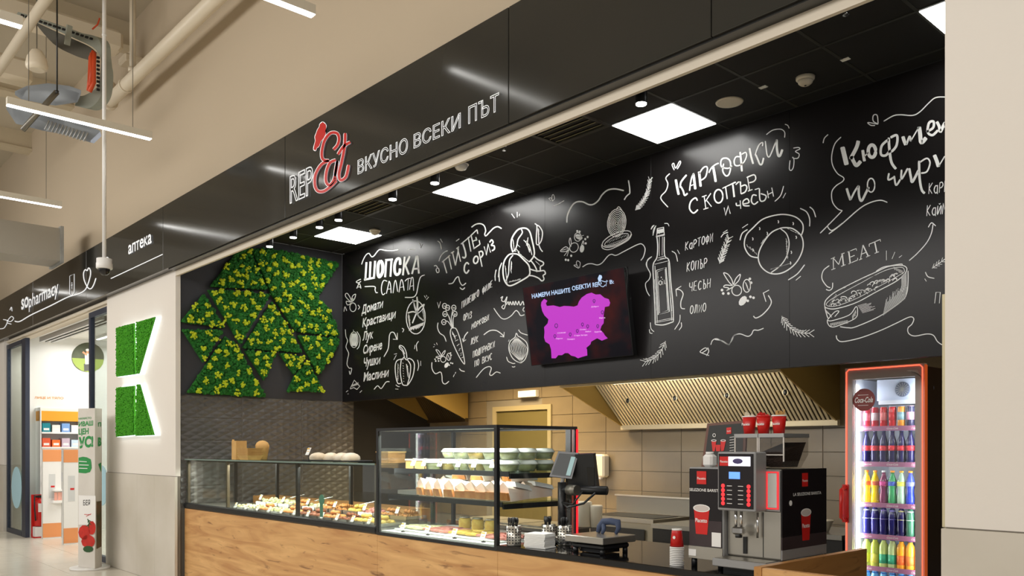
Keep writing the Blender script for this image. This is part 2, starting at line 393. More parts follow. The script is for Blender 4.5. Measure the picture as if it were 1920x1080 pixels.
# ================================================================= STRUCTURE
YF = 3.5; YP = 3.6; YC = 3.7; YM = 5.77; YB = 7.2; XL = -9.62; XR = -1.34; ZC = 4.10
def struct(o): o['kind'] = 'structure'; return o
# floor with individual tiles where they can be told apart
fl = struct(MB().bb(-32, 8, -9, 12, -.25, -.012).obj('floor', m_grout))
tm = None
for i in range(18):
    for j in range(9):
        x0 = -20.4 + i * .6; y0 = -1.2 + j * .6
        if tm is None:
            o = MB().bev(0, .597, 0, .597, -.012, 0, .002).obj('tile', m_floor, fl); tm = o
        else: o = tm.copy(); COL.objects.link(o)
        o.location = (x0, y0, 0)
MB().bb(-9.6, 8, -9, 12, -.012, 0).bb(-32, -20.4, -9, 12, -.012, 0).bb(-20.4, -9.6, -9, -1.2, -.012, 0).bb(-20.4, -9.6, 4.2, 12, -.012, 0).obj('tile_field', m_floor, fl, kind='stuff')
# mall wall above the fascia
struct(MB().bb(-32, 8, 3.66, 3.86, 4.1, 7.0).obj('wall_mall', m_plaster))
# mall ceiling with beams
cm = struct(MB().bb(-32, 8, -9, 3.9, 7.0, 7.2).obj('ceiling_mall', M('mall_ceiling', (196, 186, 166), .9)))
for k, x in enumerate([-21.5, -19, -16.5, -14, -11.4, -8.8]):
    MB().bb(x, x + .18, -9, 3.66, 6.72, 7.0).bb(x - .05, x + .23, -9, 3.66, 6.68, 6.72).obj('beam', M('mall_beam', (205, 192, 166), .8), cm)
# fascia: panels as parts
fa = struct(MB().bb(-24.2, -.2, YF + .03, 3.66, 3.59, 4.3).obj('trim_fascia', m_soffit))
seams = [-24.2, -21.3, -18.4, -15.52, -12.6, -9.7, -6.79, -3.87, -2.39, -.2]
for a, b in zip(seams[:-1], seams[1:]):
    MB().bev(a + .003, b - .003, YF, YF + .03, 3.585, 4.305, .002).obj('fascia_panel', m_fascia, fa)
bx('edge_band', m_soffit, -9.59, XR, YF + .02, 3.6, 3.575, 3.59, fa)
# shutter strip across the shop opening
struct(bx('trim_shutter', m_strip, -9.59, XR, 3.6, 3.625, 3.515, 3.585))
struct(bx('wall_lintel', m_dark, -9.59, XR, 3.626, 3.655, 3.53, 4.1))
# pillars
def pillar(name, x0, x1, seamx, dep):
    o = struct(bx(name, m_plasterw, x0, x1, YP, YP + dep, 1.25, 3.59))
    bx('tile_backing', m_grout, x0 + .004, x1 - .004, YP + .001, YP + dep, 0, 1.25, o)
    for a, b in zip(seamx[:-1], seamx[1:]):
        MB().bev(a + .0012, b - .0012, YP - .012, YP + .02, .002, 1.244, .0015).obj('tile', m_tileg, o)
    return o
pl = pillar('wall_left', -12.03, -9.59, [-12.04, -11.42, -10.82, -10.22, -9.585], .055)
bx('tile', m_tileg, -12.04, -12.02, YP + .02, YP + .05, .002, 1.244, pl)
pr = pillar('wall_right', XR, 3.2, [XR - .012, XR + .62, XR + 1.22, XR + 1.82, XR + 2.42, XR + 3.02, XR + 3.62, 3.2], .35)
bx('tile', m_tileg, XR - .012, XR, YP + .02, YP + .35, .002, 1.244, pr)
struct(bx('trim_corner', M('corner_guard', (206, 196, 160), .4), XR - .022, XR - .002, YP + .03, YP + .09, 1.246, 2.2))
struct(bx('wall_side', m_dark, XR, XR + .15, YP + .35, YB + .2, 0, 4.1))
# left shop wall (moss wall) + relief tiles
wl = struct(bx('wall_moss', m_mosswall, XL - .12, XL, YP + .056, YM, 2.18, 4.1))
bx('tile_backing', m_grout, XL - .12, XL - .008, YP + .056, 5.95, 0, 2.18, wl)
def relief(y0, y1, z0, z1):
    mb = MB(); W_, H_ = .166, .082; ny = int((y1 - y0) / .0104); nz = max(2, int((z1 - z0) / .0103)); vs = []
    for j in range(nz + 1):
        for i in range(ny + 1):
            y = (y1 - y0) * i / ny; z = (z1 - z0) * j / nz; gy = (y0 + y - 3.6) / W_; gz = (z0 + z) / H_
            a = abs(((gy + gz) % 1) - .5) * 2; b = abs(((gy - gz) % 1) - .5) * 2
            e = 0 if (i in (0, ny) or j in (0, nz)) else 1
            vs.append((XL - .006 + e * .012 * (min(a, b) * .8 + .35 * (a * b)) , y0 + y, z0 + z))
    fs = [(j * (ny + 1) + i, j * (ny + 1) + i + 1, (j + 1) * (ny + 1) + i + 1, (j + 1) * (ny + 1) + i) for j in range(nz) for i in range(ny)]
    mb.add(vs, fs, False); return mb
ys = [3.66, 4.404, 5.19, 5.95]; zs = [.89, 1.13, 1.392, 1.654, 1.916, 2.178]
for a, b in zip(ys[:-1], ys[1:]):
    for c, d in zip(zs[:-1], zs[1:]): relief(a + .002, b - .002, c + .002, d - .002).obj('tile', m_relief, wl)
# kitchen beyond
struct(bx('wall_passage', m_dark, XL - .12, XL, 5.95, YB, 0, 2.95))
kb = struct(bx('wall_kitchen', m_grout, XL, XR, YB, YB + .15, 0, 3.0))
tw, th = .518, .2165; x0 = -6.01 - .30
tp = None
for i in range(-8, 11):
    for j in range(3, 12):
        xa = x0 + i * tw; za = j * th + .02
        if xa < XL - .4 or xa > XR: continue
        if -8.32 < xa + tw / 2 < -7.2 and za < 2.0: continue
        if tp is None: o = MB().bev(0, tw - .005, -.008, 0, 0, th - .005, .002).obj('tile', m_tiley, kb); tp = o
        else: o = tp.copy(); COL.objects.link(o)
        o.location = (xa, YB, za)
struct(MB().bb(-8.17, -7.23, YB - .012, YB + .1, 0, 2.04).obj('door_kitchen', M('door_olive', (92, 82, 44), .6)))
tr = struct(MB().bb(-8.24, -8.17, YB - .03, YB, 0, 2.04).bb(-7.23, -7.17, YB - .03, YB, 0, 2.04).bb(-8.24, -7.17, YB - .03, YB, 2.04, 2.1).obj('trim_1', M('door_frame', (150, 138, 108), .4)))
struct(bx('ceiling_kitchen', M('kitchen_ceiling', (120, 110, 80), .8), XL, XR, YM + .06, YB, 2.97, 3.05))
# ceiling of the shop: tiles as parts on a bar grid
ce = struct(MB().bb(XL, XR, 3.66, YM + .1, ZC + .012, ZC + .1).obj('ceiling', m_dark))
P_ = .583; cx0 = -4.06 - P_ / 2
special = {(0, 0), (-4, 0), (-8, 0), (4, 0)}
vents = {(-1, -1), (-6, -1)}
tp = None
for i in range(-10, 6):
    for j in range(-3, 2):
        xa = cx0 + i * P_; ya = 5.31 - P_ / 2 + j * P_
        x1 = min(xa + P_, XR); y1 = min(ya + P_, YM); xs = max(xa, XL); y0_ = max(ya, 3.67)
        if x1 - xs < .03 or y1 - y0_ < .03 or (i, j) in special or (i, j) in vents: continue
        MB().bb(xs + .012, x1 - .012, y0_ + .012, y1 - .012, ZC, ZC + .012).obj('ceiling_tile', m_ceil, ce)
g = MB()
for i in range(-9, 6): g.bb(cx0 + i * P_ - .011, cx0 + i * P_ + .011, 3.67, YM, ZC - .002, ZC + .006)
for j in range(-2, 2): g.bb(XL, XR, 5.31 - P_ / 2 + j * P_ - .011, 5.31 - P_ / 2 + j * P_ + .011, ZC - .003, ZC + .005)
g.obj('grid_bar', m_tbar, ce)
# menu wall with its chalk drawings
mw = struct(bx('wall_menu', m_dark, XL, XR, YM + .012, YM + .06, 2.172, ZC))
sx = [XL, -8.45, -7.15, -5.85, -4.55, -3.25, -1.95, XR]
for a, b in zip(sx[:-1], sx[1:]): MB().bev(a + .0006, b - .0006, YM, YM + .012, 2.172, ZC - .002, .0006).obj('wall_panel', m_mural, mw)
PM = Plane((0, YM, 0), (0, -1, 0))
def ink(c): return Ink(PM, c)
def lettering(k): return k.obj('chalk_lettering', m_chalk, mw)
def drawing(k): return k.obj('chalk_drawing', m_chalk, mw)
A = (640, 450, 12); B = (640, 530, 5.144); B2 = (640, 360, 2.7); C_ = (800, 400, 9); D = (800, 500, 4.91); E = (920, 380, 6); F_ = (1020, 330, 5.686)
G = (1180, 230, 5.4); H_ = (1360, 220, 5.4); I_ = (1200, 410, 3.857); J = (1340, 370, 3.484); K = (1540, 170, 4.32); L_ = (1530, 400, 4)
# --- salad column
k = ink(A)
k.st('565,500 540,890|655,488 640,850|760,470 733,850|510,895 755,845', 62, False).st('880,475 925,540 925,720 860,830 825,760 830,560', 66, closed=True)
k.st('1010,430 985,835|1130,420 1105,825|985,455 1160,435', 62, False).st('1325,560 1315,430 1255,430 1205,540 1200,700 1240,780 1305,740 1322,640', 60)
k.st('1425,375 1385,795|1540,365 1430,590|1435,560 1520,775', 62, False).st('1695,350 1590,765|1715,345 1745,755|1630,650 1745,640', 58, False)
lettering(k)
k = ink(B2).st('232,452 215,448 205,470 203,500 210,520 222,512|228,515 238,470 242,452 249,470 252,512|232,492 250,490|262,512 268,465 274,447 279,465 285,505|292,508 300,455 306,444 312,460 318,500|296,484 314,480|336,498 339,440|322,452 334,440 352,436|345,495 354,440 360,432 364,445 366,500|349,478 364,474', 4.2, taper=False)
lettering(k)
k = ink(A); k.st('455,550 500,430 560,330 620,300 655,345 690,380 740,350 800,270 870,215 1000,235 1150,240 1290,215', 22).st('1500,215 1650,212', 16).st('1755,70 1790,150 1775,180|1830,90 1790,175', 14)
k.st('440,880 375,910 335,945 380,965 445,930|395,975 360,1060 345,1090|405,975 430,1030 440,1090|360,1060 430,1055', 18); drawing(k)
k = ink(B); k.st('225,38 320,38 325,70 335,95 352,95', 9).st('612,142 690,140 722,112 735,60 745,5 765,-55 805,-75', 9)
k.st('95,190 45,140 40,110 60,105 88,150 95,190|95,190 108,130 138,112 125,160 95,190|95,190 48,180 60,215 95,198', 7).el(112, 237, 30, 42, 7).st('25,280 35,232 52,272|160,215 176,237 162,258', 7).hatch(95, 150, 118, 150, -3, 35, 5, 5)
drawing(k)
for t, a, b in (('Домати', (196, 302), (398, 240)), ('Краставици', (202, 430), (520, 340)), ('Лук', (205, 558), (306, 535)), ('Сирене', (207, 690), (390, 640)), ('Чушки', (212, 812), (372, 782)), ('Маслини', (213, 952), (452, 905))):
    lettering(ink(B).text(t, a, b, 84, .02, .1))
k = ink(B).st('410,715 450,640 460,560 464,510 480,480 510,485 535,545', 9).st('498,545 540,548 540,485', 9, False)
drawing(k)
k = ink(B).el(718, 335, 92, 160, 9).st('728,285 708,230 688,160|728,285 732,210 730,135|728,285 760,240 800,208|728,292 690,280 640,292|728,290 750,330 795,370|722,300 705,340 685,392', 13)
k.st('722,290 700,220 690,160|735,290 740,200 732,140|735,300 780,260 802,208|730,300 770,350 795,372', 7).hatch(665, 430, 800, 380, -22, 50, 22, 6).hatch(640, 330, 660, 440, 12, -60, 8, 5).hatch(790, 240, 808, 340, -14, 30, 8, 5)
k.st('800,125 815,150|842,138 820,165|820,120 825,135|585,440 602,452 590,478', 7); drawing(k)
k = ink(B).el(122, 550, 40, 76, 6).st('150,470 180,530 172,610 150,642|115,455 120,475', 7)
for q in range(7): k.st('%d,490 %d,550 %d,610' % (105 + q * 6, 92 + q * 10, 104 + q * 6), 8)
k.st('38,450 45,520 60,560 45,620 70,680 60,740 55,790 75,825|75,825 100,830 85,885 76,850', 7); drawing(k)
k = ink(B).st('85,1022 125,940 178,1000 150,1030 120,1012 85,1025', 8, False).hatch(100, 1005, 160, 985, 12, -28, 9, 5).st('315,1030 350,995 385,1020 430,960 465,955', 8).st('45,1055 65,1040|178,1060 198,1040|60,1075 70,1070', 8); drawing(k)
k = ink(B).st('612,730 592,665 560,630 565,605 600,620 625,670 632,730', 8).st('595,735 540,750 520,800 525,900 545,970 575,970|578,742 568,850 583,960 600,988 632,990|592,745 602,720 630,745 652,730 690,752 705,800 690,900 650,975 625,995|640,748 668,800 660,900 636,985', 9)
k.hatch(545, 770, 540, 930, 8, 30, 8, 6).hatch(625, 780, 640, 900, 16, 30, 12, 9).hatch(590, 760, 600, 960, 8, 10, 8, 5).st('560,612 590,640 612,690', 7)
k.st('505,745 530,700|508,690 536,685|735,850 746,800 735,745|765,755 766,802|730,660 724,600 745,565|705,640 712,600|520,1025 550,1028|525,985 545,1000 562,1002', 7); drawing(k)
# --- chicken column
k = ink(C_).st('340,1010 280,805|420,945 370,715|260,825 395,708|485,880 435,655|572,815 520,580|487,880 538,590|410,672 462,642|500,598 547,562', 26, False).st('600,735 635,752 660,715 645,620 605,500', 26).st('745,645 700,400|578,520 732,392|800,600 750,368|735,385 850,275|850,275 862,345|780,470 855,442|830,400 842,462|790,600 900,522|900,522 885,452', 26, False); lettering(k)
k = ink(C_).st('712,862 680,832 642,880 635,965 672,1010 715,955', 25).el(830, 785, 38, 62, 25, .2).st('935,900 880,640', 26, False).st('880,655 930,640 950,690 915,750', 24).st('970,560 1005,705 1040,515 1078,660', 24, False).st('1062,490 1095,448 1122,490 1092,538 1138,550 1140,605 1100,632', 24); lettering(k)
k = ink(C_).st('755,235 830,185 910,175 970,210 995,290 980,350 1000,380 1060,320 1130,250 1200,225 1265,258', 20).st('180,465 225,500 250,610|230,430 265,490|205,810 240,720 300,655 355,630', 14).st('125,890 155,880 180,912 160,950 178,1000 208,985 200,930 165,930', 16).st('495,470 550,430', 17).st('1150,1080 1160,1010 1175,950|1210,1080 1225,960 1268,835', 16); drawing(k)
for t, a, b, c in (('ПИЛЕШКО', (318, 388), (482, 270), 62), ('ФИЛЕ', (508, 258), (607, 182), 60), ('ОРИЗ', (335, 502), (416, 470), 60), ('МОРКОВИ', (410, 580), (575, 490), 52), ('ЛУК', (403, 722), (476, 690), 60), ('ПОДПРАВКИ', (422, 840), (628, 738), 58), ('ПО ВКУС', (437, 925), (602, 852), 56)):
    lettering(ink(D).hand(t, a, b, c, 6.5))
k = ink(D).st('680,290 700,275 690,310 715,320 738,278|740,275 728,340 712,388 692,372 712,350|722,318 730,350 750,322 754,352|762,355 768,322 785,352 795,320 805,355|812,355 818,318 835,352 848,318 862,355 885,320 895,355', 8); lettering(k)
k = ink(D).st('200,158 240,150 270,105 293,95 305,140 330,172 362,150|305,192 330,210 352,192', 9).st('618,382 650,430 690,475 730,480 780,450 820,405 845,420 865,450 900,442|898,372 886,400 900,412', 8)
k.st('105,515 100,560 120,610 160,640 180,690|300,938 320,958 350,965|48,880 50,940 80,985 125,970 140,1000 145,1060 170,1080 205,1055|245,1015 256,990|262,985 268,970|455,1022 520,945 570,920 595,935 580,990 600,1000 640,970 680,980|845,580 870,610 930,630', 8)
k.st('380,600 350,640 338,688', 9).st('328,660 336,692 362,672', 8, False).st('525,628 580,590 640,588 690,620 708,642', 9).st('675,640 710,648 714,602', 9, False); drawing(k)
k = ink(D).st('235,565 270,572 300,640 320,720 350,880 335,885 290,810 240,700 218,620 222,580', 8, closed=True).st('235,562 215,480 195,440|240,560 228,470 240,400|245,560 245,480 262,440|232,560 200,510 180,500|228,560 210,480 175,400', 7)
for (x, y) in ((165, 362), (192, 378), (250, 378), (168, 435), (260, 435), (158, 510)): k.el(x, y, 20, 24, 7).hatch(x - 12, y - 4, x + 12, y - 4, 3, 14, 4, 5)
for q in range(11): k.st('%d,%d %d,%d' % (238 + q * 8, 620 + q * 22, 250 + q * 8, 612 + q * 22) if q % 2 else '%d,%d %d,%d' % (262 + q * 6, 640 + q * 20, 278 + q * 6, 632 + q * 20), 6)
k.hatch(232, 590, 262, 640, 6, 40, 8, 4).st('98,328 112,375|128,320 110,382', 6); drawing(k)
def olives(k, cx, cy, s, w):
    f = lambda q: '|'.join(' '.join('%f,%f' % (cx + a * s, cy + b * s) for a, b in pts_of(z)) for z in q.split('|'))
    k.st(f('0,0 -25,-20 -55,-65 -62,-85 -35,-75 -10,-40 0,0|0,0 15,-45 45,-75 35,-35 0,0|0,0 -50,-5 -62,8 -30,15 -45,32 -8,10'), w).el(cx + 22 * s, cy + 30 * s, 32 * s, 34 * s, w)
    k.el(cx + 88 * s, cy + 0 * s, 24 * s, 42 * s, w).hatch(cx + 75 * s, cy - 28 * s, cx + 95 * s, cy + 25 * s, 12 * s, 14 * s, 6, w).disc(cx + 62 * s, cy + 98 * s, 22 * s, 36 * s, .6)
    for a, b in ((-74, 28), (-66, 50), (-32, 50), (108, -45), (116, -20), (112, 72), (132, 78), (94, 98)): k.disc(cx + a * s, cy + b * s, 9 * s, 9 * s)
k = ink(D); olives(k, 135, 830, .78, 6); k.st('60,740 72,735|68,712 78,722|90,700 98,720', 6); drawing(k)
k = ink(D).st('825,612 812,650 768,690 757,760 790,840 850,880 900,860 930,780 920,700 862,650 842,640', 8, closed=True)
for q in range(-5, 6): k.st('825,645 %d,760 868,875' % (846 + q * 16), 4.5)
k.st('735,830 750,870 790,890 815,890|785,920 800,924 815,918|760,672 752,690', 7).st('850,880 862,885 880,880', 9); drawing(k)
k = ink(E).st('250,560 230,480 240,400 290,320 340,290 400,290 440,330 465,420 490,540 485,600 450,650 430,665', 16).st('345,300 355,340 310,410 295,480 275,530 250,548', 13).st('250,575 200,590 152,660 138,760 150,860 190,925 240,930 340,880 430,820 440,760 425,700 370,640 310,585', 16, closed=True).st('252,590 215,640 205,720 200,800 172,880', 13)
k.st('485,600 530,640 590,670 590,700 560,720 560,765|450,650 490,700 520,760|430,740 480,760 540,770 600,765 615,800 590,820 600,860 575,880 540,850 480,825 430,820', 14).hatch(310, 570, 430, 670, -10, -26, 16, 6).hatch(160, 700, 180, 900, 12, 30, 16, 6).hatch(200, 900, 330, 870, 14, -20, 12, 6).hatch(232, 650, 222, 760, 12, 40, 10, 6)
k.hatch(245, 400, 262, 530, 12, 30, 12, 6).st('370,420 405,460 440,560|385,440 410,430|420,390 415,470 445,540|400,480 430,470 465,590|300,470 330,500|285,520 325,560|250,545 290,545', 9).hatch(470, 745, 520, 775, 10, 12, 6, 5).hatch(500, 650, 545, 690, 12, 22, 5, 5); drawing(k)
k = ink(E).st('495,235 520,260 515,360 515,460 540,470 572,420 582,330 550,270 518,250|540,470 560,520 585,552|535,290 540,460', 12).hatch(528, 290, 535, 450, 22, 12, 12, 5).st('235,125 270,175|298,105 298,165|325,125 320,150|60,755 50,820 52,880|125,675 95,760 98,890', 11); drawing(k)
# --- middle
k = ink(F_).st('75,265 53,240 75,235 92,265|85,265 85,215 100,198 112,240 90,268', 6).st('100,320 150,300 215,262', 8).st('243,498 250,420 290,330 340,280 410,275 480,305 530,300 580,260 620,200 680,150 760,138 852,156', 15).st('900,45 912,120 916,185|916,185 880,215 855,255', 13).st('410,970 460,940 510,935 570,948 620,925 680,855 720,835 770,845 860,800 1000,730 1050,730 1078,780 1060,860 1032,900', 10)
k.st('370,985 320,955 345,950 375,980|378,980 385,925 355,905 345,935 368,975', 7).st('1150,858 1105,900 1090,950 1130,1030 1132,1080|1140,570 1172,528|1160,635 1190,535', 9); drawing(k)
k = ink(F_).sprig('975,365 1040,300 1095,200 1130,40', 13, 48, 8, .5); drawing(k)
k = ink(F_)
for q in range(8): k.el(775, 500 + q * .5, 98 - q * 12.5, 150 - q * 19, 8 if q in (0, 1) else 5.5, .12)
k.st('770,360 797,328 830,365', 9).hatch(690, 400, 690, 560, 22, -10, 9, 6).hatch(845, 400, 850, 570, -20, 16, 10, 6).el(775, 672, 168, 62, 9, -.42).el(775, 680, 140, 40, 7, -.42).st('615,730 625,770 690,785 790,745 900,680 935,620', 9).hatch(640, 745, 900, 650, 6, 20, 22, 5).hatch(660, 700, 890, 620, 14, 20, 14, 5); drawing(k)
k = ink(F_).el(320, 762, 44, 52, 8, .5).st('282,755 268,700 280,660 290,710 285,755|270,780 230,755 175,800 225,805 270,785|262,790 215,850|266,790 245,855|258,780 240,810', 8).hatch(185, 790, 250, 770, 12, 8, 8, 6).disc(372, 650, 42, 26, .5).el(360, 650, 36, 46, 7).st('340,650 425,632', 8).disc(405, 775, 24, 42, .15).st('400,740 418,690 425,730', 8)
for a, b in ((355, 588), (380, 594), (465, 650), (440, 673), (445, 718), (290, 850), (232, 893), (258, 897)): k.disc(a, b, 11, 13)
drawing(k)
# --- potato column
k = ink(G).st('470,575 485,660 500,730|705,495 714,570 722,648|848,445 862,520 875,600|648,515 658,590 668,675', 24).st('580,528 545,570 520,610 515,660|520,645 545,690 560,735 590,715', 17).st('610,690 618,620 635,545 655,512|618,640 665,620|705,520 745,460 780,445 790,475 770,550 722,585|805,508 830,460 870,425 905,410', 13)
k.st('955,415 945,480 960,520 985,540 1010,520 1025,460 1020,390 985,360 940,368 925,410 940,450 1000,462 1040,438', 14); lettering(k)
k = ink(H_).st('150,350 160,450 168,548|245,310 262,400 282,472', 20).st('150,400 110,400 90,440 100,485 145,485 190,450 215,390 205,355 165,375', 13).st('375,292 378,255 345,275 318,330 302,385', 13).st('308,378 330,430 350,475 372,470 388,410', 18).st('405,240 415,330 425,385 445,400 475,340 518,225', 13).st('520,222 522,310 535,385 555,385 578,325', 24); lettering(k)
k = ink(G).st('690,790 668,762 622,800 610,870 650,915 695,880', 15).st('757,742 775,872|825,715 768,800|785,790 832,850|735,752 782,735|750,878 800,862', 14, False).el(903, 745, 44, 68, 15).st('975,650 992,772|1050,625 1066,752|955,658 1080,602', 15, False); lettering(k)
k = ink(H_).st('105,682 132,655 152,652 158,775', 14, False).st('158,700 200,685 218,710 200,755 158,775', 14).st('225,608 245,742|228,748 275,730', 14, False).st('215,610 290,582 308,620 285,650 242,662', 13).st('0,700 18,828|72,680 86,808|-30,720 100,655', 14, False); lettering(k)
k = ink(G).st('960,860 973,938 1003,842 1022,922', 14, False); lettering(k)
k = ink(H_).st('110,865 115,892 152,890|150,842 156,926', 13).st('180,878 238,862 222,825 182,848 186,892 246,896|318,792 278,788 264,848 292,880 332,852|298,732 342,718|345,718 352,838 395,842 412,795 358,772|425,745 437,818|470,712 488,802|430,782 478,758', 13); lettering(k)
k = ink(G).st('410,515 370,560 390,620 370,690 325,740 325,780 392,856', 11).st('455,480 433,430 450,412 468,460 508,392 518,410 485,470', 10).sprig('60,885 120,810 185,700 208,575', 13, 42, 7, .5); drawing(k)
k = ink(H_).st('415,175 480,130 560,120 600,150 600,205|603,70 632,82 646,112|590,695 560,790 500,852|612,765 583,818|688,312 738,305 755,320 710,345 747,372 735,412 690,415 680,400|655,435 648,520 668,537 690,500 695,430 683,402', 9); drawing(k)
k = ink(I_).st('122,130 128,200 122,280 95,335 98,450 108,650 110,765|110,765 170,768 242,745|242,745 238,620 222,450 210,305 178,265 175,130', 8).st('125,72 170,62 176,118 120,126', 8, False, True).hatch(124, 80, 168, 72, 2, 34, 12, 5).st('115,132 178,120|116,126 176,112', 6).st('140,132 140,270|162,130 160,265|130,285 175,270|125,302 190,285|105,330 205,305|108,340 118,560 125,755|204,315 215,500 230,738|112,752 238,728|115,742 236,718', 5)
k.st('118,374 188,352 212,672 132,695', 7, False, True).st('127,384 182,364 202,662 142,684', 4.5, False, True).hatch(104, 420, 118, 640, 4, 60, 6, 4).hatch(212, 420, 228, 640, 4, 60, 6, 4).hatch(140, 290, 170, 282, 18, 8, 5, 4); drawing(k)
k = ink(I_).el(147, 464, 9, 15, 5).st('163,452 165,478|174,442 178,472 190,468', 5, False).disc(130, 422, 4, 4).disc(154, 424, 4, 4).disc(162, 438, 3, 3); lettering(k)
k = ink(I_).st('80,75 90,55 104,48|95,120 98,80 116,50|176,35 200,36 210,55|85,275 55,298 50,345 75,400 65,440 40,470 48,520 70,560|230,235 258,255 272,310|270,225 286,255|75,750 80,795 102,818|68,800 72,825 90,830|290,695 285,745 250,802|298,750 300,780 282,806|585,135 605,110 637,98|600,102 632,82', 6)
k.st('325,652 298,645 296,600 312,545 290,515 262,512', 7).st('265,562 260,512 298,488', 7, False).st('512,912 525,880 555,868 600,890 640,910 665,880 680,845 700,835|500,990 440,968 440,955 470,935 485,945 450,970|480,992 497,960 490,932', 6); drawing(k)
for t, a, b, c in (('КаРТОФИ', (322, 232), (530, 165), 60), ('КОПЪР', (333, 385), (487, 350), 66), ('ЧЕСЪН', (350, 530), (512, 497), 66), ('ОЛИО', (357, 692), (480, 670), 60)):
    lettering(ink(I_).hand(t, a, b, c, 6))
drawing(ink(I_).sprig('575,325 600,260 640,140', 9, 34, 6, .7)); drawing(ink(I_).sprig('185,885 150,960 100,1010 38,1035', 10, 44, 6, .6))
k = ink(J).st('285,395 230,380 195,320 205,250 250,200 320,140 430,112 520,125 570,165 578,210 565,250', 8).st('420,205 360,240 300,330 285,400 310,460 370,498 450,490 530,430 575,340 570,260 520,210 470,198', 8, closed=True).st('430,205 470,240 486,300 472,380 430,445 368,492', 7)
k.hatch(465, 260, 470, 390, 10, 28, 8, 4).hatch(360, 472, 470, 440, 40, -14, 12, 4).hatch(300, 310, 345, 255, 6, -20, 6, 4).hatch(210, 320, 280, 380, -8, -22, 6, 4).hatch(480, 205, 560, 245, -18, -8, 5, 4)
for a, b in ((415, 160), (512, 172), (293, 205), (248, 272), (343, 236), (250, 345), (532, 262), (500, 360), (495, 430)): k.st('%d,%d %d,%d %d,%d' % (a - 2, b - 10, a + 3, b, a - 1, b + 9), 6)
k.st('558,72 600,95 620,140 620,190|620,62 645,85 660,130|180,200 217,175|165,280 180,235 215,210|480,540 540,500 588,440|530,542 562,515', 7); drawing(k)
drawing(ink(J).sprig('32,432 55,360 95,262', 9, 32, 6, .7)); k = ink(J); olives(k, 122, 578, 1.0, 6); drawing(k)
k = ink(J).st('253,775 270,788 310,768 355,720 370,680 350,640', 7).st('335,682 318,625 356,605', 7, False).st('0,928 50,938 90,962 105,945 125,905 165,892 215,908 240,895 255,868 285,868 320,855', 6); drawing(k)
drawing(ink(J).sprig('438,775 475,835 540,880 622,888', 11, 42, 6, .6))
# --- meatball column
k = ink(K).st('170,455 188,530 205,602', 38).st('300,405 285,460 235,555|242,530 262,575 285,605 320,570', 30).st('335,480 342,530 350,572', 24).st('348,535 380,500', 14).el(410, 490, 30, 50, 28).st('545,380 552,480 568,580 605,635', 22).st('545,395 490,445 483,515 520,525 552,490|560,380 612,362 610,440 572,490 552,480', 20).st('660,370 672,410 685,440', 28).st('688,440 715,370 725,412', 16).st('722,412 790,295', 14).st('792,292 800,350 810,420 850,380', 32).st('850,335 905,300 908,250 872,262 862,335 900,360 945,320', 20).st('935,250 955,290 965,332 1000,262 1010,300', 24); lettering(k)
k = ink(K).st('205,790 220,840 237,888', 20).st('237,885 268,820 302,768', 15).st('302,768 305,850 325,893 360,830 385,780', 19).el(403, 766, 30, 56, 11).st('548,668 543,722 590,700|590,690 605,765 640,718|650,640 650,715 700,628', 15).st('712,628 725,700 738,738 790,640', 20).st('792,568 795,700 812,800 838,832', 20).st('795,582 855,548 880,585 855,655 808,668', 13).st('915,520 935,570 950,618', 30).st('952,610 1000,530', 14); lettering(k)
lettering(ink(K).hand('КаРНаЧЕ', (862, 838), (1160, 800), 88, 8)); lettering(ink(K).hand('КаЙМа', (846, 1016), (1060, 990), 86, 8))
k = ink(K).st('160,375 110,430 85,520 90,600 130,670 180,705 172,735 120,770 85,820 90,900 130,955 170,972', 8).st('170,972 60,1085 -10,1155', 8).st('535,905 480,888 400,905 310,955 160,1085 60,1160', 9).st('55,355 25,385 14,425|460,272 378,258 400,280 435,282|455,268 420,245 422,200 452,200 460,268', 8).st('505,248 580,205 640,195 740,200 800,170 870,100 930,55 1030,52', 9); drawing(k)
k = ink(L_).st('98,78 88,100 110,126 140,118 200,72', 7); drawing(k)
lettering(ink(L_).st('206,390 197,304|257,374 246,286|352,238 392,322|456,292 440,212', 14, False).st('131,414 129,334|129,334 170,384|197,304 170,384|246,286 302,264|252,330 290,315|257,374 312,350|352,238 334,344|336,308 378,292|398,232 482,196', 8, False).st('112,342 142,328|188,306 214,297|236,290 260,280|302,264 304,280|312,350 313,334|398,232 400,250|482,196 484,212|116,424 146,412|188,398 222,385|244,380 268,370|322,350 346,340|376,328 406,316|440,300 472,288', 7, False))
k = ink(L_).st('100,392 55,430 45,490 80,545 108,558', 7).st('75,570 100,578 122,560 125,520', 7).st('528,280 528,352|592,290 570,342|645,315 622,332', 6, False).st('698,355 760,300 830,220 865,150 878,82', 7).st('842,105 858,78 872,72 898,95', 7); drawing(k)
k = ink(L_).st('65,690 75,650 130,600 200,560 330,495 450,440 540,400 640,390 680,410 668,450 600,510 450,590 300,670 150,715 80,710', 7, closed=True).st('80,690 100,655 210,590 340,520 470,450 560,415 640,405 662,425 640,455 450,560 300,640 150,695', 4, closed=True)
k.st('65,700 80,760 92,790|690,430 690,520 680,600 640,660 480,770 300,850 240,858 180,850', 7).st('85,800 140,740 172,735 140,775|85,800 120,805 250,762 300,700 312,738 290,790 160,845 110,850 88,825 85,800|450,435 500,405 560,392 640,380 645,392', 6)
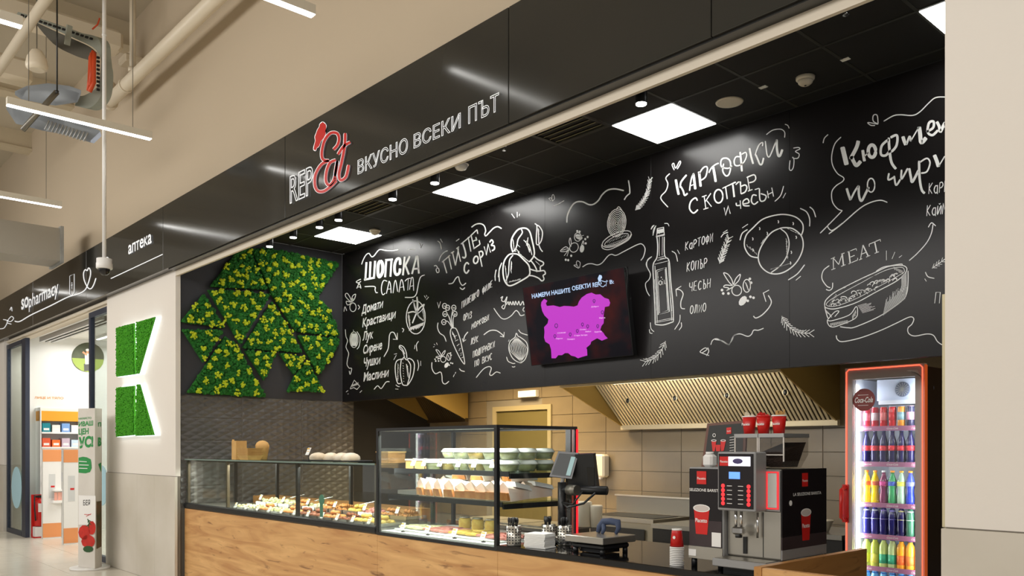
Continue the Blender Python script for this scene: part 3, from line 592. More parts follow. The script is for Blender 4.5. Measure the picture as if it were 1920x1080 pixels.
k.hatch(500, 770, 670, 640, 30, -150, 26, 3.5).hatch(640, 470, 680, 440, 2, 170, 9, 3.5).hatch(310, 690, 350, 750, 110, -30, 9, 3.5).hatch(95, 690, 150, 600, 12, 20, 9, 3.5).hatch(200, 565, 430, 470, 45, -18, 16, 3.5).hatch(580, 400, 650, 430, 8, 30, 9, 3.5).hatch(105, 825, 240, 800, 2, 30, 20, 4).hatch(270, 770, 300, 720, 2, 40, 6, 4).hatch(70, 720, 110, 760, 14, 30, 6, 3.5)
random.seed(5)
for q in range(46):
    f = q / 46; x = 130 + f * 480 + random.uniform(-12, 12); y = 690 - f * 215 + random.uniform(-42, 18) * (1 - abs(f - .5)); k.el(x, y, random.uniform(10, 22), random.uniform(8, 15), random.uniform(4, 7), random.uniform(-.8, .2), random.uniform(150, 220), random.uniform(330, 420), 8)
drawing(k)
k = ink(L_).st('152,915 160,945 200,962 330,935 480,880 600,825 700,778 733,790 720,830 690,860 695,900 740,920 830,905 880,915 910,960 945,985 985,995', 7).st('820,440 840,475 888,488|815,490 828,510', 7).sprig('870,412 930,370 1000,320', 6, 34, 6, .6); drawing(k)
lettering(ink(L_).st('890,675 900,592 932,592 925,675', 6, False))
random.seed(11)
# ================================================================= FASCIA LETTERING
PF = Plane((0, YF, 0), (0, -1, 0))
def ftext(mb, txt, p0, p1, cap, crop, outline=0., bold=0., off=.012):
    f = lambda p: PY(crop[0] + p[0] / crop[2], crop[1] + p[1] / crop[2], YF - off)
    a = f(p0); b = f(p1); c = f((p0[0], p0[1] - cap)); h = c.z - a.z; L = (b - a).length
    z = (a.z + b.z) / 2; label_text(mb, txt, (a.x, YF - off, z), (1, 0, 0), (0, 0, 1), b.x - a.x, h, bold, outline)
Q = (480, 160, 3.856)
sg = thing('slogan_sign', 'white outlined Cyrillic slogan letters on the dark fascia, right of the red script logo', 'sign', (-4.8, YF, 3.69))
m_sign = M('sign_white', (236, 238, 240), .5, emit=(236, 238, 240), es=.35)  # faint glow added to whiten the unlit letters
for t, a, b in (('ВКУСНО', (735, 634), (1098, 492)), ('ВСЕКИ', (1140, 450), (1480, 312)), ('ПЪТ', (1535, 272), (1757, 186))):
    mb = MB(); ftext(mb, t, a, b, 100 if t != 'ПЪТ' else 122, Q, outline=.017); mb.obj('lettering', m_sign, sg)
lg = thing('shop_logo_sign', 'logo sign with outlined white REP, red script Eat and red bird shape on fascia', 'sign', (-6.3, YF, 3.69))
mb = MB(); ftext(mb, 'REP', (245, 850), (412, 783), 205, Q, outline=.015); mb.obj('lettering', m_sign, lg)
E_ = '560,465 590,430 600,385 585,347 540,345 500,390 480,450 475,510 490,540 528,545|528,545 475,570 432,640 425,715 445,762 490,765 540,730 582,688|578,540 535,560 510,620 505,690 528,722 560,690 580,610 588,545|588,545 572,640 575,690|645,345 640,440 618,560 600,640 610,685 650,660 670,575|592,500 635,440 682,410'
k = Ink(PF, Q, .006); k.st(E_, 26); k.obj('lettering_edge', m_sign, lg)
k = Ink(PF, Q, .012); k.st(E_, 19); k.obj('script_lettering', m_red, lg)
BIRD = '482,265 503,282 507,300 500,330 503,352 488,382 468,405 455,440 440,452 430,472 416,462 422,430 430,400 426,372 436,345 445,320 458,300 462,280'
def fillpoly(k, data, mat_e=0.):
    p = pts_of(data); bm = bmesh.new(); vs = [bm.verts.new(k.w(q, mat_e)) for q in p]; f = bm.faces.new(vs); r = bmesh.ops.triangulate(bm, faces=[f]); bm.verts.index_update()
    k.mb.add([v.co.copy() for v in bm.verts], [tuple(x.index for x in f.verts) for f in bm.faces], False); bm.free(); return k
k = fillpoly(Ink(PF, Q, .012), BIRD); k.obj('bird_shape', m_red, lg)
k = Ink(PF, Q, .009); k.st(BIRD, 7, closed=True); k.obj('bird_edge', m_sign, lg)
R_ = (0, 430, 5.144)
ph = thing('pharmacy_sign', 'white pharmacy lettering with line and heart drawing at the left end of fascia', 'sign', (-14, YF, 3.95))
mb = MB(); ftext(mb, 'so', (205, 770), (275, 745), 150, R_, bold=.02); ftext(mb, 'pharmacy', (278, 742), (562, 632), 130, R_); mb.obj('lettering', m_sign, ph)
mb = MB(); ftext(mb, 'аптека', (1237, 238), (1462, 132), 112, R_, bold=.015); mb.obj('lettering', m_sign, ph)
k = Ink(PF, R_, .004); k.st('1068,475 1570,240', 11, False).st('925,470 905,530 880,570 850,565 815,500 805,430 820,390 840,400|840,402 855,372 872,400 868,460 835,560 800,600 740,628 650,655 480,740 300,825 190,888 140,885', 10).st('985,390 1010,310 1030,270 1048,290 1045,350 1025,400', 9).st('672,450 715,430 715,610 690,640 672,625 672,450', 6, False).st('685,540 700,535|693,510 693,575', 6).st('30,870 60,875 100,890 130,860 110,840 80,870 70,900 110,915|95,780 110,750 115,790|0,960 40,950 70,900', 7)
k.obj('line_drawing', m_sign, ph)
# ================================================================= MOSS
def inside(p, poly):
    c = False; n = len(poly)
    for i in range(n):
        (x1, y1), (x2, y2) = poly[i], poly[(i + 1) % n]
        if (y1 > p[1]) != (y2 > p[1]) and p[0] < (x2 - x1) * (p[1] - y1) / (y2 - y1) + x1: c = not c
    return c
ICO = None
def ico():
    global ICO
    if ICO is None:
        bm = bmesh.new(); bmesh.ops.create_icosphere(bm, subdivisions=1, radius=1); bm.verts.index_update()
        ICO = (np.array([v.co[:] for v in bm.verts]), [tuple(v.index for v in f.verts) for f in bm.faces]); bm.free()
    return ICO
def tufts(name, mat, parent, P, r, squash=.8):
    V, F = ico(); rs = np.random.RandomState(len(P)); vs = []; fs = []
    for i, p in enumerate(P):
        q = V * (1 + .35 * (rs.rand(len(V), 1) - .5)) * r * (.7 + .6 * rs.rand()); vs.append(q + np.array(p)); fs += [tuple(a + i * len(V) for a in f) for f in F]
    mb = MB(); mb.v = [tuple(x) for x in np.concatenate(vs)]; mb.f = fs; mb.m = [0] * len(fs); mb.sm = [False] * len(fs)
    return mb.obj(name, mat, parent, kind='stuff')
MW = [
 '250,330 455,62 497,90 608,345', '512,88 640,92 1065,180 790,612 640,378', '235,350 632,375 440,690', '62,550 212,375 338,590', '75,602 330,606 205,808',
 '345,642 405,690 602,1028 105,1000', '640,428 832,745 455,715', '925,400 1005,475 1068,642 802,615', '805,640 1065,655 1055,705 935,890', '470,735 665,750 590,922',
 '690,755 852,775 780,885', '865,800 958,992 738,990 782,898']
mo = thing('moss_wall_art', 'large fish-like relief of green moss pieces with yellow tufts on charcoal side wall', 'wall decoration', (XL, 4.7, 3.0))
for q in MW:
    pp = [PX(320 + a / 3.375, 440 + b / 3.375, XL + .03) for a, b in pts_of(q)]; poly = [(p.y, p.z) for p in pp]
    cy = sum(p[0] for p in poly) / len(poly); cz = sum(p[1] for p in poly) / len(poly)
    pb = MB().prism([(XL + .035, y, z) for y, z in poly], [(XL + .001, y, z) for y, z in poly]).obj('moss_panel', m_moss, mo)
    ys_ = [p[0] for p in poly]; zs_ = [p[1] for p in poly]; A_ = (max(ys_) - min(ys_)) * (max(zs_) - min(zs_)); P = []
    for _ in range(int(A_ * 2300)):
        a = random.uniform(min(ys_), max(ys_)); b = random.uniform(min(zs_), max(zs_))
        if inside((a, b), poly): P.append((XL + .036 + random.random() * .012, a, b))
    tufts('moss_tuft', m_moss, pb, P, .019)
    Y_ = []; cent = []
    for _ in range(int(A_ * 420)):
        a = random.uniform(min(ys_), max(ys_)); b = random.uniform(min(zs_), max(zs_))
        if inside((cy + (a - cy) * 1.06, cz + (b - cz) * 1.06), poly) and all((a - c[0]) ** 2 + (b - c[1]) ** 2 > .0088 for c in cent):
            cent.append((a, b))
    for (a, b) in cent:
        st_ = random.uniform(.6, 1.5); an = random.uniform(0, 3.1)
        for _ in range(random.randint(10, 16)):
            r = random.uniform(0, .042); t = random.uniform(0, 6.28); y_ = r * math.cos(t) * st_; z_ = r * math.sin(t)
            Y_.append((XL + .055 + random.random() * .012, a + y_ * math.cos(an) - z_ * math.sin(an), b + y_ * math.sin(an) + z_ * math.cos(an)))
    tufts('yellow_tuft', m_mossy, pb, Y_, .0145)
kt = thing('moss_letter_sign', 'backlit letter K of bright green moss on the beige pillar left of the counter', 'sign', (-10.9, YP, 2.0))
m_halo = M('sign_acrylic', (250, 252, 250), .5, emit=(235, 248, 255), es=1.6)
for q in ('220.5,615 254,606 256.5,701.5 221,706.5', '258.8,604.5 293,594.5 262.5,700.5 259.2,701', '220.5,727 254.5,723.3 255.5,815.5 220,819', '259.3,721 264,720.5 291,815.8 256.8,817.3'):
    pp = [PY(a, b, YP - .06) for a, b in pts_of(q)]; poly = [(p.x, p.z) for p in pp]; cx = sum(p[0] for p in poly) / 4; cz = sum(p[1] for p in poly) / 4
    bk = [(cx + (a - cx) * 1.015, cz + (b - cz) * 1.012) for a, b in poly]
    w_ = MB().prism([(a, YP - .062, b) for a, b in bk], [(a, YP - .003, b) for a, b in bk]).obj('acrylic_letter', m_halo, kt)
    MB().prism([(a, YP - .078, b) for a, b in poly], [(a, YP - .0625, b) for a, b in poly]).obj('moss_panel', m_mossb, kt)
    xs = [p[0] for p in poly]; zs2 = [p[1] for p in poly]; P = []
    for _ in range(int((max(xs) - min(xs)) * (max(zs2) - min(zs2)) * 5200)):
        a = random.uniform(min(xs), max(xs)); b = random.uniform(min(zs2), max(zs2))
        if inside((cx + (a - cx) * 1.1, cz + (b - cz) * 1.03), poly): P.append((a, YP - .08 - random.random() * .01, b))
    tufts('moss_tuft', m_mossb, kt, P, .011)
# ================================================================= CEILING FITTINGS OF THE SHOP
names = {-4.06: 'third', -6.39: 'second'}
lab = ['square ceiling light panel above the oil bottle drawing', 'square ceiling light panel above the chicken leg drawing', 'square ceiling light panel nearest the moss wall', 'square ceiling light panel cut off by the right pillar']
for x, l in zip((-4.06, -4.06 - 4 * P_, -4.06 - 8 * P_, -4.06 + 4 * P_), lab):
    t = thing('ceiling_light', 'glowing white ' + l, 'light', (x, 5.31, ZC), 'square light panels')
    MB().bb(x - .29, x + .29, 5.02, 5.6, ZC + .002, ZC + .04).obj('frame', m_tbar, t); MB().bb(x - .284, x + .284, 5.026, 5.594, ZC - .006, ZC + .002).obj('diffuser', m_panel, t)
sp = None
for x, l in ((-3.39, 'first pendant spot from the right, beside the largest light panel'), (-5.55, 'pendant spot directly left of the middle light panel'), (-6.16, 'pendant spot below the slogan letters, second left of middle light panel'), (-7.07, 'pendant spot just above the farthest light panel'), (-7.43, 'pendant spot left of the farthest light panel, upper one of the close pair'), (-7.97, 'pendant spot second from the moss wall'), (-8.5, 'pendant spot overlapping the top of the moss wall art'), (-4.6, 'pendant spot hidden near the fascia edge')):
    if x == -4.6: continue
    t = thing('pendant_spot', 'small lit ' + l, 'light', (x, 4.2, 3.75), 'pendant spots behind the fascia')
    MB().lathe([(.001, .0), (.034, .001), (.036, .0), (.038, .003), (.038, .10), (.02, .13)], (x, 4.2, 3.752), 14).obj('housing', m_black, t)
    MB().cyl((x, 4.2, 3.746), .034, .008, 14).obj('lens', m_spot, t)
    MB().tube([(x + .03, 4.22, 3.86), (x + .03, 4.22, ZC)], .006, 6).bb(x - .01, x + .05, 4.2, 4.24, ZC - .03, ZC).obj('rod', m_alu, t)
    lt = bpy.data.lights.new('spot_beam', 'SPOT'); lt.energy = 46; lt.spot_size = math.radians(70); lt.spot_blend = .6; lt.shadow_soft_size = .03
    lo = bpy.data.objects.new('spot_beam', lt); COL.objects.link(lo); lo.location = (x, 4.2, 3.74); lo.parent = t; lo.location = (0, 0, -.012)
def vent(x, y, l):
    t = thing('ceiling_vent', l, 'vent', (x, y, ZC), 'square air diffusers')
    MB().bb(x - .29, x + .29, y - .29, y + .29, ZC + .04, ZC + .06).obj('backing', m_dark, t)
    for i in range(8):
        yy = y - .245 + i * .07; MB().box((x, yy, ZC + .012), (.5, .05, .004), R=Matrix.Rotation(math.radians(35), 3, 'X')).obj('slat', M('vent_slat', (140, 130, 96), .5), t)
    MB().bb(x - .29, x + .29, y - .29, y - .26, ZC - .004, ZC + .03).bb(x - .29, x + .29, y + .26, y + .29, ZC - .004, ZC + .03).bb(x - .29, x - .26, y - .26, y + .26, ZC - .004, ZC + .03).bb(x + .26, x + .29, y - .26, y + .26, ZC - .004, ZC + .03).obj('frame', m_tbar, t)
vent(cx0 + P_ / 2 - P_, 5.31 - P_, 'dark square air diffuser left of the largest light panel')
vent(cx0 + P_ / 2 - 6 * P_, 5.31 - P_, 'dark square air diffuser by the fascia, near the farthest light panel')
def smoke(x, y, l):
    t = thing('smoke_detector', l, 'smoke detector', (x, y, ZC))
    MB().lathe([(.05, -.028), (.062, -.02), (.064, -.004), (.055, 0)], (x, y, ZC), 18).obj('base', m_cream, t)
    MB().lathe([(.012, -.06), (.03, -.058), (.046, -.045), (.05, -.032), (.05, -.028)], (x, y, ZC), 18).obj('dome', m_cream, t)
    MB().cyl((x, y, ZC - .063), .008, .004, 8).obj('indicator', m_black, t)
smoke(-2.89, 5.34, 'cream smoke detector on black ceiling near the right pillar'); smoke(-8.28, 5.4, 'cream smoke detector beside the farthest light panel')
t = thing('ceiling_speaker', 'flat round beige ceiling speaker right of the largest light panel', 'speaker', (-3.475, 5.32, ZC))
MB().lathe([(.0, -.007), (.083, -.006), (.085, -.002)], (-3.475, 5.32, ZC), 28).obj('grille', M('speaker_beige', (150, 145, 122), .6), t); MB().lathe([(.085, -.009), (.097, -.007), (.1, 0), (.085, 0)], (-3.475, 5.32, ZC), 28).obj('rim', m_cream, t)
t = thing('motion_sensor', 'white domed motion sensor peeking below the beige shutter strip', 'sensor', (-5.85, 4.72, ZC))
MB().lathe([(.02, -.055), (.045, -.045), (.06, -.02), (.06, 0)], (-5.85, 4.72, ZC), 16).obj('dome', m_white, t); MB().cyl((-5.85, 4.72, ZC - .008), .07, .008, 16).obj('base', m_white, t)
for (u, v, l) in ((945, 282, 'small sprinkler head above the middle light panel'), (1586, 28, 'small sprinkler head near the top of the right pillar'), (607, 412, 'tiny sprinkler head between the two far pendant spots')):
    p = PZ(u, v, ZC - .04); t = thing('sprinkler', l, 'sprinkler', (p.x, p.y, ZC)); MB().lathe([(.022, -.004), (.022, 0)], (p.x, p.y, ZC), 12).obj('rose', m_chrome, t); MB().cyl((p.x, p.y, ZC - .04), .007, .038, 8).obj('stem', m_chrome, t); MB().cyl((p.x, p.y, ZC - .043), .018, .003, 10).obj('deflector', m_chrome, t)
for (u, v, l) in ((1431, 163, 'small white tag on a ceiling bar right of the round speaker'), (1585, 111, 'small white tag on the ceiling right of the smoke detector')):
    p = PZ(u, v, ZC); tag(MB().bb(p.x - .028, p.x + .028, p.y - .018, p.y + .018, ZC - .004, ZC).obj('ceiling_tag', m_paper), l, 'tag')
# ================================================================= TV
tv = thing('television', 'wall television showing a purple map, tilted forward over the chalk menu wall', 'television', (-5.31, YM - .02, 2.74))
a = Vector((-5.947, 5.557, 3.12)); b = Vector((-4.67, 5.557, 3.12)); c = Vector((-4.67, 5.68, 2.372)); d = Vector((-5.947, 5.68, 2.372))
nrm = (b - a).cross(d - a).normalized(); 
if nrm.y > 0: nrm = -nrm
fr = [a, b, c, d]; MB().prism([p for p in fr], [p - nrm * .05 for p in fr]).obj('casing', m_blackg, tv)
ctr = (a + c) / 2; ins = [ctr + (p - ctr) * .985 for p in fr]
def tvmat(): 
    m = M('tv_screen', (6, 5, 8), .12, spec=.25); nt = m.node_tree; bs = nt.nodes['Principled BSDF']
    tc = nt.nodes.new('ShaderNodeTexCoord'); n = nt.nodes.new('ShaderNodeTexNoise'); n.inputs['Scale'].default_value = 3.2; n.inputs['Detail'].default_value = 3; r = nt.nodes.new('ShaderNodeValToRGB')
    e = r.color_ramp.elements; e[0].position = .42; e[0].color = (.004, .003, .008, 1); e[1].position = .72; e[1].color = (.09, .008, .006, 1)
    nt.links.new(tc.outputs['Object'], n.inputs[0]); nt.links.new(n.outputs['Fac'], r.inputs[0]); nt.links.new(r.outputs[0], bs.inputs['Emission Color']); bs.inputs['Emission Strength'].default_value = .5; return m
MB().prism([p + nrm * .001 for p in ins], [p - nrm * .001 for p in ins]).obj('screen', tvmat(), tv)
PTV = Plane(a, nrm); T_ = (970, 490, 5.143)
m_map = M('screen_purple', (20, 5, 20), .4, emit=(188, 44, 192), es=1.05, noise=None)
k = fillpoly(Ink(PTV, T_, .003), '258,362 232,392 228,425 240,480 262,522 300,560 292,598 258,635 262,680 258,735 270,775 310,800 325,850 330,935 370,935 395,905 430,905 460,885 490,885 520,910 555,918 585,935 630,920 675,908 672,850 665,835 705,800 712,775 745,755 770,742 815,765 872,742 845,715 830,690 800,660 812,622 832,598 835,560 832,520 845,440 885,432 895,400 882,365 840,352 800,318 755,320 715,302 670,315 620,350 595,385 580,425 545,437 500,432 450,430 410,440 350,425 285,430 275,405 290,380')
k.obj('map_image', m_map, tv)
m_scrw = M('screen_white', (20, 20, 25), .4, emit=(190, 215, 250), es=1.0)
for w_, a_, b_, c_ in (('НАМЕРИ', (142, 358), (315, 330), 42), ('НАШИТЕ', (330, 325), (512, 297), 42), ('ОБЕКТИ', (528, 283), (708, 250), 42), ('REP', (728, 250), (795, 240), 45), ('В:', (892, 218), (932, 212), 36)): Ink(PTV, T_, .005).text(w_, a_, b_, c_, .02, -.1).obj('screen_word', m_scrw, tv)
k = Ink(PTV, T_, .005)
k.st('850,200 800,185 810,215 790,225 825,245 850,225|862,180 855,240|845,195 875,190', 6); fillpoly(k, '775,165 790,130 812,135 818,155 800,190 785,200')
k.obj('screen_logo', m_scrw, tv)
m_pin = M('screen_pin', (10, 5, 20), .4, emit=(70, 20, 110), es=.8)
k = Ink(PTV, T_, .005)
for (x, y, s_) in ((740, 385, 1), (820, 495, 1.1), (375, 625, 1.4), (362, 725, 1), (510, 708, 1), (578, 675, 1), (628, 612, 1), (678, 630, 1), (775, 628, 1)): k.el(x, y - 4, 10 * s_, 14 * s_, 6).st('%d,%d %d,%d %d,%d' % (x - 6, y + 8, x, y + 22, x + 6, y + 8), 4, False)
k.obj('map_pin', m_pin, tv)
for (t_, x, y, w_) in (('Добрич', 712, 444, 72), ('Варна', 790, 552, 58), ('СОФИЯ', 385, 698, 80), ('Перник', 372, 752, 68), ('Пловдив', 482, 758, 72), ('Стара Загора', 548, 722, 128), ('Сливен', 602, 664, 62), ('Ямбол', 655, 684, 56), ('Бургас', 745, 686, 70)): Ink(PTV, T_, .006).text(t_, (x, y), (x + w_, y - w_ * .06), 12, .01, 0).obj('map_label', M('screen_pink', (20, 10, 20), .4, emit=(255, 200, 255), es=1.), tv)
bx('bracket', m_black, -5.6, -5.5, 5.73, YM - .002, 2.45, 2.7, tv); bx('bracket', m_black, -5.1, -5.0, 5.73, YM - .002, 2.45, 2.7, tv)
# ================================================================= MALL LAMPS, PIPES, TRAYS
def lamp(x, y0, y1, z, l):
    t = thing('linear_lamp', l, 'light', (x, (y0 + y1) / 2, z), 'suspended linear mall lamps')
    MB().bb(x - .03, x + .03, y0, y1, z, z + .065).obj('housing', m_cream, t); MB().bb(x - .028, x + .028, y0 + .004, y1 - .004, z - .006, z).obj('diffuser', m_led, t)
    w = MB()
    for yy in (y0 + .17, y1 - .17): w.tube([(x, yy, z + .06), (x, yy, 6.66)], .0035, 5)
    w.obj('suspension_wire', m_steeld, t)
labs = {-17.7: 'farthest suspended linear lamp, beyond the pharmacy', -14.6: 'suspended linear lamp before the pharmacy sign', -11.46: 'suspended linear lamp above the grey air duct at the left edge', -8.35: 'suspended linear lamp below the cable tray', -5.21: 'suspended linear lamp at the top edge above the slogan', -2.1: 'suspended linear lamp out over the right part of the fascia', 1.0: 'suspended linear lamp nearest the right pillar'}
for x, l in labs.items(): lamp(x, 1.68, 2.9, 4.55, 'white ' + l)
lamp(-6.74, .2, 1.45, 4.55, 'white suspended linear lamp end at the top left corner of the view')
m_pipe = M('cream_pipe', (222, 210, 188), .4)
t = thing('large_pipe', 'thick cream pipe running along the beige wall towards the top edge', 'pipe', (-6, 3.35, 5.9))
MB().tube([(-11.1, 3.35, 5.87), (-10.3, 3.35, 5.88), (4, 3.35, 5.95)], .075, 14).obj('pipe_run', m_pipe, t)
MB().cyl((-11.12, 3.35, 5.87), .098, .05, 14, 'X').cyl((-10.5, 3.35, 5.88), .088, .04, 14, 'X').obj('coupling', m_pipe, t)
MB().tube([(-10.25, 3.35, 5.9), (-10.25, 3.35, 6.98)], .035, 10).cyl((-10.25, 3.35, 6.9), .055, .04, 12).cyl((-10.25, 3.35, 5.96), .05, .05, 12).obj('branch', m_pipe, t)
t = thing('thin_pipe', 'thinner cream pipe crossing the top left corner diagonally', 'pipe', (-9, 2.15, 5.9))
MB().tube([(-14, 2.15, 5.9), (3, 2.15, 5.9)], .05, 12).obj('pipe_run', m_pipe, t); MB().cyl((-8.6, 2.15, 5.9), .07, .09, 12, 'X').bb(-8.58, -8.5, 2.06, 2.24, 5.86, 5.94).obj('coupling', m_pipe, t)
t = thing('camera_dome', 'white dome camera on a long ceiling pole in front of the pharmacy sign', 'camera', (-8.77, 2.6, 3.3)); x, y = -8.77, 2.6
MB().tube([(x, y, 3.42), (x, y, 7)], .019, 10).cyl((x, y, 5.6), .022, .02, 10).obj('pole', m_white, t); MB().lathe([(.068, 0), (.074, .005), (.074, .055), (.07, .06), (.07, .1), (.03, .11)], (x, y, 3.32), 20).obj('housing', m_white, t)
MB().lathe([(.0, -.062), (.028, -.056), (.047, -.036), (.055, -.008), (.055, 0)], (x, y, 3.32), 18).obj('dome', M('smoke_dome', (30, 30, 30), .08), t)
m_zinc = M('galvanised', (176, 178, 176), .42, .45, noise=((150, 152, 152), 6))
t = thing('air_duct', 'grey rectangular sheet metal air duct at the left edge', 'duct', (-13, 1.9, 4.4))
MB().bb(-13.5, -12.95, .2, 3.3, 4.19, 4.64).obj('duct_body', M('duct_grey', (168, 162, 150), .45, .3), t); MB().bb(-13.53, -12.92, 3.26, 3.3, 4.16, 4.67).bb(-13.53, -12.92, 1.76, 1.8, 4.16, 4.67).obj('flange', m_zinc, t); MB().tube([(-12.9, 2.45, 4.6), (-12.9, 2.45, 5.8)], .008, 5).tube([(-12.9, 2.45, 4.65), (-12.9, 2.45, 4.8)], .03, 8).obj('hanger_rod', m_steeld, t)
t = thing('ceiling_duct', 'cream boxed duct under the mall ceiling at the top left', 'duct', (-10.8, 1.5, 6.5))
MB().bev(-10.98, -10.7, -2, 3.4, 6.38, 6.62, .04).obj('duct_body', m_pipe, t)
MB().bev(-11.75, -11.5, -2, 2.6, 6.0, 6.3, .05).obj('duct_body', m_pipe, t); MB().bev(-11.0, -10.75, 3.42, 3.655, 6.3, 6.4, .02).obj('bracket_arm', m_pipe, t)
# cable tray with bend
m_tray = M('tray_green_grey', (150, 154, 142), .5, .2)
t = thing('cable_tray', 'perforated grey cable tray bending downward with orange cables at top left', 'cable tray', tuple(PT(120, 120, 9)))
def arc(data, tt): return [PT(a, b, tt) for a, b in cr(pts_of(data), k=5)]
def bandpoly(c1, c2, tt, th=.06):
    A1 = cr(pts_of(c1), k=5); A2 = cr(pts_of(c2), k=5); n = min(len(A1), len(A2)); mb = MB()
    off = Vector((.0, th, 0)); f = [PT(p[0], p[1], tt) for p in A1[:n]]; g_ = [PT(p[0], p[1], tt) for p in A2[:n]]
    vs = f + g_ + [p + off for p in f] + [p + off for p in g_]; fs = []
    for i in range(n - 1): fs += [(i, i + 1, n + i + 1, n + i), (2 * n + i, 3 * n + i, 3 * n + i + 1, 2 * n + i + 1), (i, 2 * n + i, 2 * n + i + 1, i + 1), (n + i, n + i + 1, 3 * n + i + 1, 3 * n + i)]
    mb.add(vs, fs, False); return mb
bandpoly('30,28 80,46 140,72 178,92 192,120 194,150 188,182 168,202 140,198', '34,22 84,38 146,60 184,72 190,110 186,150 180,165 160,178 146,180', 9.2, .1).obj('tray_side', m_tray, t)
bandpoly('62,40 110,62 160,84 178,98', '60,36 100,82 140,104 165,112', 9.3, .02).obj('tray_bed', M('tray_bed_grey', (92, 88, 78), .7), t)  # dark grey inner bed of the tray
mb = MB()
for q in range(16): mb.box(PT(42 + q * 8.6, 29 + q * 2.9, 9.17), (.03, .03, .014))
for q in range(9): mb.box(PT(184, 108 + q * 7.5, 9.17), (.02, .03, .02))
mb.obj('perforation', m_dark, t)
mo_ = M('orange_cable', (206, 72, 24), .5)
MB().tube([PT(176, 96, 9.1), PT(170, 108, 9.1), PT(168, 150, 9.1), PT(166, 170, 9.1)], .022, 8).tube([PT(177, 100, 9.05), PT(176, 120, 9.05), PT(176, 155, 9.05), PT(168, 172, 9.05)], .022, 8).tube([PT(172, 100, 9.05), PT(172, 130, 9.05), PT(170, 160, 9.05)], .02, 8).tube([PT(187, 34, 9.05), PT(183, 46, 9.05), PT(173, 55, 9.05)], .008, 6).obj('orange_cable', mo_, t)
MB().box(PT(128, 66, 9.1), (.05, .05, .2), R=Matrix.Rotation(.5, 3, 'Y')).obj('cross_bar', m_tray, t)
t = thing('tray_ladder', 'light grey ladder tray hanging on a dark channel above the lit lamp', 'cable tray', tuple(PT(100, 220, 8.8)))
m_trayb = M('tray_blue_grey', (170, 176, 182), .5, .2)
def slab(data, tt, th, name, mat):
    p = [PT(a, b, tt) for a, b in pts_of(data)]; return MB().prism(p, [q + Vector((0, 0, th)) for q in p]).obj(name, mat, t)
slab('12,205 20,196 60,204 110,224 150,238 188,252 172,268 120,252 80,245 30,232', 9.0, .04, 'tray_bed', m_trayb)
slab('28,178 50,168 90,163 130,168 152,176 145,192 104,198 88,196 40,186', 9.1, .04, 'tray_bed', m_trayb)
slab('188,250 190,256 176,269 170,267', 8.95, .02, 'tray_end', M('tray_end_light', (214, 224, 240), .4))
for q in range(12): MB().tube([PT(92 + q * 6.6, 226 + q * 2.1, 8.94), PT(84 + q * 6.6, 243 + q * 2.0, 8.94)], .009, 6).obj('rung', m_zinc, t)
MB().tube([PT(42, 244, 8.85), PT(107, 172, 8.85)], .028, 6).obj('channel', m_steeld, t); MB().tube([PT(107, 172, 8.85), PT(107, 172, 8.85) + Vector((0, 0, 1.5))], .008, 6).sph(PT(107, 172, 8.83), .02, 6, 4).obj('hanger_rod', m_black, t)
t = thing('pendant_speaker', 'cream cup shaped speaker hanging in the top left corner', 'speaker', tuple(PT(69, 128, 8.6))); p = PT(69, 132, 8.6)
MB().lathe([(.07, 0), (.1, .02), (.105, .05), (.09, .13), (.05, .2), (.01, .22)], p, 18).obj('shell', m_pipe, t); MB().tube([p + Vector((0, 0, .2)), p + Vector((0, 0, 1.4))], .006, 5).obj('wire', m_steeld, t); MB().cyl(p + Vector((0, 0, .012)), .085, .004, 16).obj('grille', m_cream, t)
# row of ducts and fittings at the wall
t = thing('valve_group', 'cluster of cream pipe fittings behind the pole at the end of the thick pipe', 'pipe fitting', (-11.3, 3.4, 5.95))
MB().tube([(-11.6, 3.45, 6.15), (-11.2, 3.4, 6.12), (-10.95, 3.3, 6.0)], .06, 10).sph((-11.3, 3.4, 6.1), (.12, .1, .1), 12, 8).obj('valve_body', m_pipe, t)
MB().cyl((-11.05, 3.2, 5.98), .07, .03, 10, 'Y').tube([(-11.4, 3.42, 6.1), (-11.4, 3.42, 6.5)], .02, 8).obj('handwheel', m_pipe, t)
# ================================================================= COUNTER
ct = thing('serving_counter', 'long oak fronted serving counter carrying the food displays', 'counter', (-5.9, 3.9, 0))
for a, b in ((-9.585, -5.64), (-5.64, -4.2), (-4.2, -2.19)): MB().bev(a + .001, b - .001, YC, YC + .02, 0.0, .884, .001).obj('wood_panel', m_wood, ct)
bx('carcass', m_dark, -9.58, -2.2, YC + .021, 4.5, 0.005, .884, ct)
MB().bev(-4.2, -2.19, YC - .012, 4.62, .886, .925, .004).obj('worktop', m_blackg, ct)
MB().bev(-9.585, -5.65, YC - .012, YC + .03, .886, .95, .01).bb(-9.585, -5.65, YC - .016, YC - .012, .912, .93).obj('front_rail', m_black, ct)
bx('deck', m_steel, -9.58, -5.65, YC + .03, 4.4, .886, .93, ct); 
tag(bx('rear_ledge', m_woody, -9.58, -6.4, 4.52, 4.8, .0, 1.0), 'low oak service ledge behind the low display case', 'ledge')
gp = thing('end_gate', 'oak end panel and low front board at the right end of counter', 'counter panel', (-2.17, 3.57, 0))
bx('side_panel', m_woody, -2.19, -2.151, 3.56, 4.66, 0, 1.004, gp); bx('front_board', m_wood, -2.15, -1.37, 3.565, 3.6, 0, 1.0, gp)
